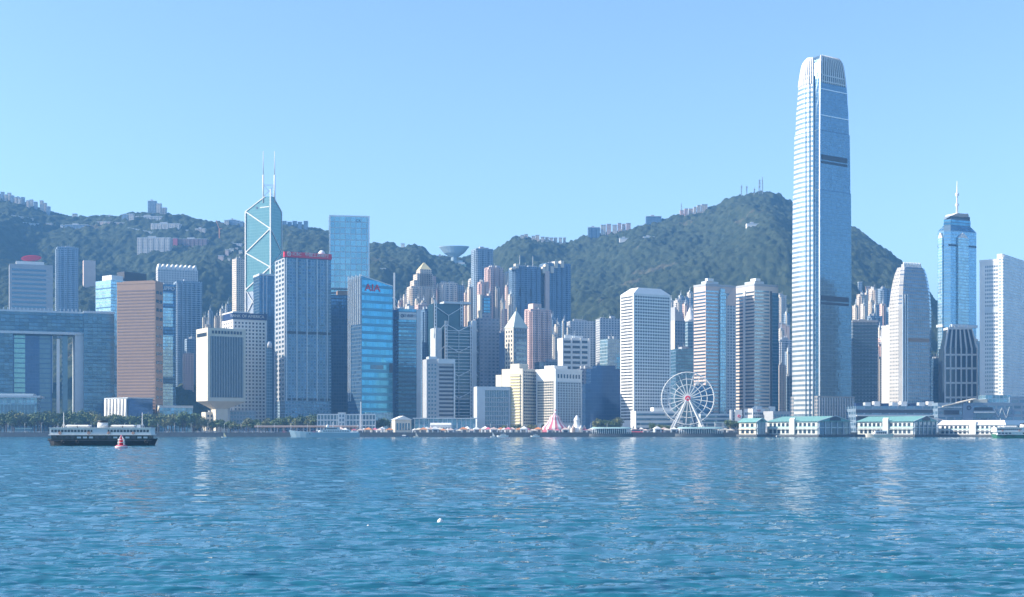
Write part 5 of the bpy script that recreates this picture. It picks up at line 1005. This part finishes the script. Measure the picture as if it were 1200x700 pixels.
# red buoy
b = empty('harbour_buoy', (PX(142.3, 398), 398, 0), .3, 'red and white harbour buoy with a cage floating in front of the ferry', 'buoy')
b.scale = (1.05, 1.05, .86); MB().lathe([(1.5,-.6),(1.75,0),(1.75,.7),(1.3,1.1)], 20).build('float', m_tentr, b); MB().lathe([(1.78,.25),(1.8,.3),(1.8,.6),(1.77,.65)], 20).build('stripe', m_white, b)
for i in range(4): a = i*math.pi/2+.6; MB().bar((1.1*math.cos(a),1.1*math.sin(a),1), (.95*math.cos(a),.95*math.sin(a),3), .13, 6).bar((.95*math.cos(a),.95*math.sin(a),3), (.35*math.cos(a),.35*math.sin(a),4), .1, 6).build('cage_post', m_white, b)
MB().ring((0,0,2), 1.0, .1, 20, 'z').ring((0,0,3), .95, .1, 20, 'z').build('cage_ring', m_white, b); MB().lathe([(.55,1.1),(.6,2.8),(.3,3.4)], 12).build('body', m_red, b); MB().lathe([(.2,3.4),(.3,3.9),(.3,4.4),(0,4.6)], 12).build('lantern', m_tentr, b)
# patrol ship
m_ship = plain('blue_grey_ship_paint', (.3,.42,.48), .5)
b = empty('patrol_ship', (PX(380, 1215), 1215, 0), R(180), 'long pale blue grey patrol ship moored by the seawall', 'ship'); 
rings = []
for u in [i/12 for i in range(13)]:
    x = 32.5-65*u; f = min(1, .25+u*.0+ (1-u)*0+ (1 if u < .65 else max(.05, 1-((u-.65)/.35)**2))*.75) if u < .98 else .04; zt = 4.2+2.2*max(0, (u-.55)/.45)**1.5; xx = x
    rings.append([(-x*.93 if u > .9 else -x, -4*f*.7, -.5), (-x*.93 if u > .9 else -x, 4*f*.7, -.5), (-x, 4*f, zt), (-x, -4*f, zt)])
MB().loft(rings).build('hull', m_ship, b)
MB().box(-24, 2, -3, 3, 4.2, 6.8).build('superstructure', m_ship, b); MB().box(-14, -2, -2.6, 2.6, 6.8, 9).build('bridge', m_ship, b); MB().box(-12, -2.5, 2.5, 2.75, 7.5, 8.4).build('window', m_win, b)
wm = MB().box(-.5,.5,2.9,3.12,5,6).mesh('window', m_win)
for i in range(11): o = bpy.data.objects.new('window', wm); col.objects.link(o); o.parent = b; o.location = (-22+i*2.2, 0, 0)
MB().bar((-8,0,9), (-8,0,14), .3, 8, .12).bar((-9.5,0,12), (-6.5,0,12), .12).build('mast', m_white, b); MB().lathe([(1.4,9),(1.5,10),(1.1,11),(0,11.6)], 12, (-3,0)).build('radar_dome', m_white, b)
MB().lathe([(1.4,4.2),(1.3,6),(.2,6.4)], 12, (4,0)).bar((4,0,5.6), (7.5,0,6.4), .2, 8).build('deck_gun', m_white, b); MB().box(12, 13.4, 3.1, 3.6, 2.6, 3.6).build('anchor', m_dark, b); MB().box(-31,-24,-3,3,4.2,5.2).build('stern_deck', m_pale, b)
def motorboat(label, px, Y, L, hm, cm_, rz=0):
    r_ = empty('motor_boat', (PX(px, Y), Y, 0), rz, label, 'motor boat'); hull(L, L*.28, L*.1, L*.03, hm, r_, double=False, z0=-.3)
    MB().loft([[(-L*.22,-L*.1,L*.09),(L*.3,-L*.1,L*.09),(L*.3,L*.1,L*.09),(-L*.22,L*.1,L*.09)], [(-L*.14,-L*.09,L*.22),(L*.26,-L*.09,L*.22),(L*.26,L*.09,L*.22),(-L*.14,L*.09,L*.22)]]).build('cabin', cm_, r_)
    for i in range(5): MB().box(-L*.12+L*.075*i, -L*.12+L*.075*i+L*.05, -L*.105, -L*.09, L*.13, L*.19).build('window', m_win, r_)
    MB().box(-L*.16, L*.28, -L*.1, L*.1, L*.22, L*.235).build('roof', m_white, r_); MB().bar((L*.05,0,L*.23), (L*.05,0,L*.38), L*.008).build('mast', m_steel, r_); return r_
motorboat('small white cabin boat moored below the cream hotel', 589, 1262, 11.5, m_white, m_white); motorboat('tiny black hulled boat with white cabin before the first gabled pier', 911, 1175, 6.2, m_blk, m_white, .4)
motorboat('white and yellow sightseeing boat moored at the side of the second gabled pier', 1030, 1180, 25, m_cream, m_white); motorboat('small white boat at the seawall left of the circus tent', 627, 1285, 9, m_white, m_white); motorboat('small dark boat beside the seawall below the signboard tower', 474, 1280, 8, m_navy, m_white, 3)
for px, Y, lab, mt in ((262.5, 1130, 'small yellow triangular sail dinghy by the seawall below the inverted pyramid tower', m_gold), (577.5, 1190, 'small white triangular sail dinghy left of the moored cabin boat', m_white), (487.5, 1190, 'tiny pale sail dinghy below the trussed bank building', m_cream)):
    b = empty('sail_dinghy', (PX(px, Y), Y, 0), 0, lab, 'sailing dinghy'); hull(4.4, 1.5, .5, .2, m_white, b, double=False, z0=-.2); MB().bar((-.3,0,.4), (-.3,0,4.6), .06).build('mast', m_steel, b); MB().loft([[(-.2,-.03,.8),(2,-.03,.8),(-.2,-.03,4.4)], [(-.2,.03,.8),(2,.03,.8),(-.2,.03,4.4)]]).build('sail', mt, b)
def floater(px, Y, s, lab):
    rr = random.Random(int(px)); b = empty('foam_float', (PX(px, Y), Y, .02), 0, lab, 'foam float'); MB().loft([[(s*q_*(1+.25*math.sin(3*a))*math.cos(a), s*q_*.7*math.sin(a), z) for a in [i*math.pi/6 for i in range(12)]] for z, q_ in ((-.03,.8),(.05,1),(.12*s/.15,.75),(.2*s/.15,.2))], True).build('foam_body', m_white, b)
floater(516, 72.5, .17, 'bright white scrap of foam floating on the water near the middle'); floater(431.5, 69.5, .07, 'tiny pale scrap of foam floating left of the larger one')
# ================================================================== HILLSIDE BUILDINGS
def hillhouse(xl, xr, yt, yb, mat, lab, cat='hillside building', name='hillside_block', grp=None, phi=25, roof=None, Y=None, split=1):
    xm = (xl+xr)/2; p = on_hill(xm, yb)
    if p is None: X, Yh, Z = PX(xm, YR-25), YR-25., None
    else: X, Yh, Z = p
    if Y: Yh = Y
    q = Yh/FPX; w_ = (xr-xl)*q; h_ = (yb-yt)*q; zb = PZ(yb, Yh)
    r_ = empty(name, (PX(xm, Yh), Yh-2, zb-14), R(phi)*.0, lab, cat, grp); dd = max(8, min(16, w_*.5))
    mb = MB(); mb.box(-w_/2, w_/2, 0, dd, 0, h_+14)
    if split > 1:
        for i in range(split): a = -w_/2+w_*(i+.15)/split; mb.box(a, a+w_*.7/split, -1.6, .1, 0, h_+13-(i % 2)*1.2)
    mb.build('wall', mat, r_)
    MB().box(-w_/2-.4, w_/2+.4, -.4, dd+.4, h_+14, h_+14.8).build('roof', roof or m_pale, r_)
    if w_ > 14: MB().box(-w_*.2, w_*.05, 3, 7, h_+14.8, h_+18).build('roof_plant', m_grey, r_)
    return r_
H = F['hill']; HB = F['resb']
hillhouse(161, 200, 279, 299, F['resw'], 'white hillside apartment block with terraces, largest on the left slope', 'hillside apartment block', split=6)
hillhouse(203, 208, 279.5, 293, m_tentr, 'bright pink red gable wall on the left slope', split=1); hillhouse(208.5, 243, 280.5, 293, F['hillb'], 'long brown red apartment block on the left slope', 'hillside apartment block', split=7)
hillhouse(173.5, 183, 236, 253, F['resb'], 'tallest apartment tower on the left ridge', 'hillside apartment tower', split=3); hillhouse(183, 189, 239, 253, F['resw'], 'second apartment tower on the left ridge, stepping down', split=2); hillhouse(189, 195, 244, 254, H, 'third and lowest apartment tower of the stepped left ridge group', split=2)
hillhouse(143, 150, 252, 262, HB, 'square dark block left of the terrace on the left ridge'); hillhouse(151, 157, 251, 263, F['resw'], 'narrow white block on the left ridge terrace'); hillhouse(159, 190, 254, 262, H, 'long low row of flats beneath the ridge towers', split=8)
for i in range(9): hillhouse(109+4.2*i, 112.6+4.2*i, 260+.3*abs(i-3), 265, m_pink if i % 3 else m_cream, 'small pinkish terrace house in the upper row on the left slope', 'terrace house', 'terrace_house', 'upper row of terrace houses')
for i in range(8): hillhouse(150+3.8*i, 153.2+3.8*i, 267.5+.7*i, 272+.6*i, m_cream if i % 2 else m_white, 'small pale terrace house in the descending row on the left slope', 'terrace house', 'terrace_house', 'descending row of terrace houses')
hillhouse(177, 211, 262.5, 271, F['resw'], 'long curved white apartment row on the left slope', 'hillside apartment block', split=8)
hillhouse(229, 241, 268.5, 276, F['resc'], 'cream block with dark bays right of the curved white row', split=3); hillhouse(218, 221, 270, 274, m_cream, 'tiny cream house left of the cream block on the slope')
for i, (a, y) in enumerate(((-4,226),(1,223),(5,226),(9,224),(12.5,227),(17,229),(21,230),(25,229),(31,233),(35,232),(40,234.5),(47,233),(51,236),(55,240))): hillhouse(a, a+3.2, y+2.5, y+13, (F['resw'], HB, F['resc'])[i % 3], 'slim apartment block in the cluster on the ridge at the far left', 'hillside apartment block', 'hillside_block', 'far left ridge apartment blocks')
for i in range(7): hillhouse(1+5.5*i, 5.6+5.5*i, 251+.9*i, 256+.9*i, HB if i % 2 else H, 'low house in the terrace below the far left ridge', 'terrace house', 'terrace_house', 'terrace below the far left ridge')
for i in range(9): hillhouse(6+4.6*i, 8.6+4.6*i, 259+.45*i, 262+.45*i, m_pale, 'little white house in the lower line at the far left', 'terrace house', 'terrace_house', 'lower line of white houses at far left')
hillhouse(54, 61, 262, 269, F['resc'], 'cream and dark cube house on the left slope'); hillhouse(71, 74, 264, 268, m_pale, 'tiny pale house right of the cream cube house'); hillhouse(76, 104, 264, 270, HB, 'long faint grey apartment row on the left slope', split=7)
hillhouse(85, 90, 251, 257, F['resw'], 'small bright house on the left ridge line'); hillhouse(122, 135, 254, 257, HB, 'low dark terrace on the left ridge line')
for i, (a, y, w_) in enumerate(((263,258.5,5),(268.5,258,8),(277,259,4),(281,260,4))): hillhouse(a, a+w_, y, y+8, HB if i else F['resw'], 'apartment block on the ridge left of the braced tower, number from left %s' % ('one','two','three','four')[i] if False else ('pale apartment block', 'wide dark apartment block', 'narrow dark block', 'last dark block')[i]+' on the ridge left of the braced glass tower')
for i, a in enumerate((331, 337, 343, 349, 356)): hillhouse(a, a+4.6, 259.5+(i % 2), 267, F['resd'], 'small grey apartment block on the ridge right of the braced glass tower', 'hillside apartment block', 'hillside_block', 'ridge blocks right of the braced tower')
for i, (a, b_, y) in enumerate(((264,268,293),(269,274,292),(276,279,291),(280,284,294),(256,262,300),(267,270,303))): hillhouse(a, b_, y, y+7, m_cream if i % 2 else m_pink, 'small pinkish white house in the cluster left of the braced glass tower', 'hillside house', 'hillside_house', 'house cluster left of the braced tower')
hillhouse(262, 284, 286, 291, H, 'low pale apartment row above the house cluster left of the braced tower', split=5)
hillhouse(462, 468, 320, 323.5, m_cream, 'small villa on the slope behind the AIA tower mast', 'villa', 'villa') if False else None
for a, b_, y, yb, mt, lab in ((445,452,315,319,m_cream,'small cream villa on the wooded slope above the AIA letters'),(470,474,286,290,m_white,'tiny white lookout house on the ridge right of the silver blue tower'),(430,440,298,300,HB,'faint low villa on the slope near the silver blue tower'),(512,520,300,305,m_pink,'small pink villa left of the peak lookout'),(492,499,311,315,HB,'grey villa above the pointed cream tower'),
    (726,738,279.5,284.5,m_white,'left white villa of the pair high on the peak slope'),(754,767,278,282.5,m_white,'right white villa of the pair high on the peak slope'),(875,890,262.5,267.5,m_white,'lone white house on the upper slope of the peak'),(540,546,310,316,m_teal,'green roofed block right of the peak lookout')): hillhouse(a, b_, y, yb, mt, lab, 'villa', 'villa')
for i, (a, b_, y) in enumerate(((610,614,273),(614.5,618.5,272),(623,627,274),(627.5,632,273),(634,638,275),(639,643,275.5),(644,648,276),(649,653,276),(655,658.5,276),(660,663,276))): hillhouse(a, b_, y+3, y+12, F['resc'] if i % 2 else F['resw'], 'cream flats in the row along the ridge left of the peak', 'hillside apartment block', 'hillside_block', 'ridge flats left of the peak')
hillhouse(689, 703, 267, 277, F['resd'], 'dark framed building on the ridge left of the peak', split=3)
for i, (a, b_, y) in enumerate(((704,710,264),(711,716,263),(718,723,264),(724,728,262),(729,733,263),(734,739,262))): hillhouse(a, b_, y, y+10, F['resp'] if i % 2 else F['resw'], 'pinkish flats in the second row along the ridge left of the peak', 'hillside apartment block', 'hillside_block', 'second row of ridge flats left of the peak')
hillhouse(757, 775, 254, 262, F['resd'], 'long dark low building on the ridge left of the peak')
for i, (a, b_, y) in enumerate(((797,801,247),(802,806,245),(807,812,245),(813,816,243),(817,821,241),(822,829,240))): hillhouse(a, b_, y, y+10, F['resp'] if i < 2 else F['resc'], 'cream and pink flats stepping up the ridge towards the peak', 'hillside apartment block', 'hillside_block', 'flats stepping up to the peak')
for i, (a, b_, y, yb) in enumerate(((1006,1010,331,345),(1015,1019,336,350),(1034,1038,342,356),(1040,1043,348,362))): hillhouse(a, b_, y, yb, F['resp'] if i % 2 else F['resb'], 'slim tower at the foot of the peak slope right of the tallest tower', 'hillside apartment tower', 'hillside_block', 'slim towers at the foot of the peak slope')
for i, (a, b_, y) in enumerate(((912,917,379),(917.5,921,380),(921.5,925,382))): hillhouse(a, b_, y, y+9, m_pink, 'low pinkish flats left of the tallest tower', 'hillside house', 'hillside_house', 'pinkish flats left of the tallest tower', Y=2050)
# peak lookout (wok-shaped roof)
Yp = 2830; q = Yp/FPX; z0 = PZ(322, Yp); b = empty('lookout_tower', (PX(532, Yp), Yp, z0), 0, 'lookout building with an upturned bowl-shaped roof on two legs at the hill gap', 'lookout building'); hh = (322-289)*q
ringp = lambda z, sx, sy: [(sx*q*math.cos(a), sy*q*math.sin(a), z) for a in [i*math.pi/12 for i in range(24)]]
MB().loft([ringp(hh*.62, 5, 4), ringp(hh*.76, 12, 6), ringp(hh*.97, 17.6, 7), ringp(hh, 17.6, 7), ringp(hh*.93, 14, 5)]).build('roof_bowl', m_ship, b)
MB().loft([ringp(0, 2.6, 3), ringp(hh*.64, 3.6, 4)]).build('central_tower', m_ship, b)
for x in (-11, 9): MB().box(x*q-3.6*q, x*q+3.6*q, -8, 12, -6, hh*.42).build('side_wing', m_pale, b); MB().box(x*q-3*q, x*q+3*q, -8.4, -8, hh*.2, hh*.36).build('window', m_winb, b)
MB().box(-12*q, 10*q, -4, 8, hh*.42, hh*.5).build('bridge_deck', m_ship, b)
# masts on the peak
for i, (px, yt, yb, lab) in enumerate(((868.8, 216, 226, 'leftmost mast on the peak with a panel at its top'), (875, 218, 226, 'short mast with a round dish second from left on the peak'), (884, 219.5, 226, 'short plain mast third from left on the peak'), (890, 210, 226, 'thick lattice mast with drum antennas on the peak'), (893.5, 207, 225, 'tallest thin mast on the peak'), (798.5, 238, 252, 'thin lone mast above the ridge flats left of the peak'))):
    Ym = 2935; q = Ym/FPX; b = empty('radio_mast', (PX(px, Ym), Ym, PZ(yb+4, Ym)), 0, lab, 'radio mast'); h_ = (yb+4-yt)*q; s_ = 1.6 if i == 3 else .9; mb = MB()
    for k in range(int(h_/4)):
        for sg_ in (-1, 1): mb.bar((sg_*s_, 0, k*4), (-sg_*s_, 0, k*4+4), .28)
    mb.box(-s_-.4,-s_+.4,-.4,.4,0,h_*.8).box(s_-.4,s_+.4,-.4,.4,0,h_*.8).bar((0,0,h_*.75), (0,0,h_), .5).build('lattice', m_grey, b)
    if i in (0, 1, 2, 3):
        for k in ((.75,), (.85,), (.7,), (.55, .75, .9))[i]: MB().bar((0,-1.6,h_*k), (0,-2.6,h_*k), 2.1, 12).build('dish', m_grey, b)
# tower crane
p = on_hill(257, 283); q = p[1]/FPX; b = empty('tower_crane', (p[0], p[1], PZ(284, p[1])), 0, 'orange tower crane with a leaning jib on the left slope', 'tower crane'); MB().box(-1.2,1.2,-1,1,0,16*q).build('mast', m_or, b); MB().bar((0,0,15*q), (-4*q,0,26*q), .8).build('jib', m_or, b); MB().bar((0,0,15*q), (3*q,0,16*q), .9).build('counter_jib', m_or, b)
# convert lettering curves to meshes
bpy.context.view_layer.update()
dg = bpy.context.evaluated_depsgraph_get()
for o in [x for x in bpy.data.objects if x.type == 'FONT']:
    me = bpy.data.meshes.new_from_object(o.evaluated_get(dg)); n = bpy.data.objects.new(o.name, me); col.objects.link(n); n.parent = o.parent; n.location = o.location; n.rotation_euler = o.rotation_euler; n.scale = o.scale
    if not me.materials: me.materials.append(o.data.materials[0])
    nm = o.name; bpy.data.objects.remove(o); n.name = nm
# ------------------------------------------------------------------ the air
def haze():
    m = bpy.data.materials.new('haze_air'); m.use_nodes = True; nt = m.node_tree
    nt.nodes.remove(nt.nodes['Principled BSDF']); v = nt.nodes.new('ShaderNodeVolumePrincipled')
    v.inputs['Color'].default_value = (.2,.52,1,1); v.inputs['Density'].default_value = 1.35e-4; v.inputs['Anisotropy'].default_value = .1
    nt.links.new(v.outputs[0], nt.nodes['Material Output'].inputs['Volume'])
    MB().box(-7800, 7800, -1000, 7800, -3, 620).build('haze', m, kind='stuff')
haze()
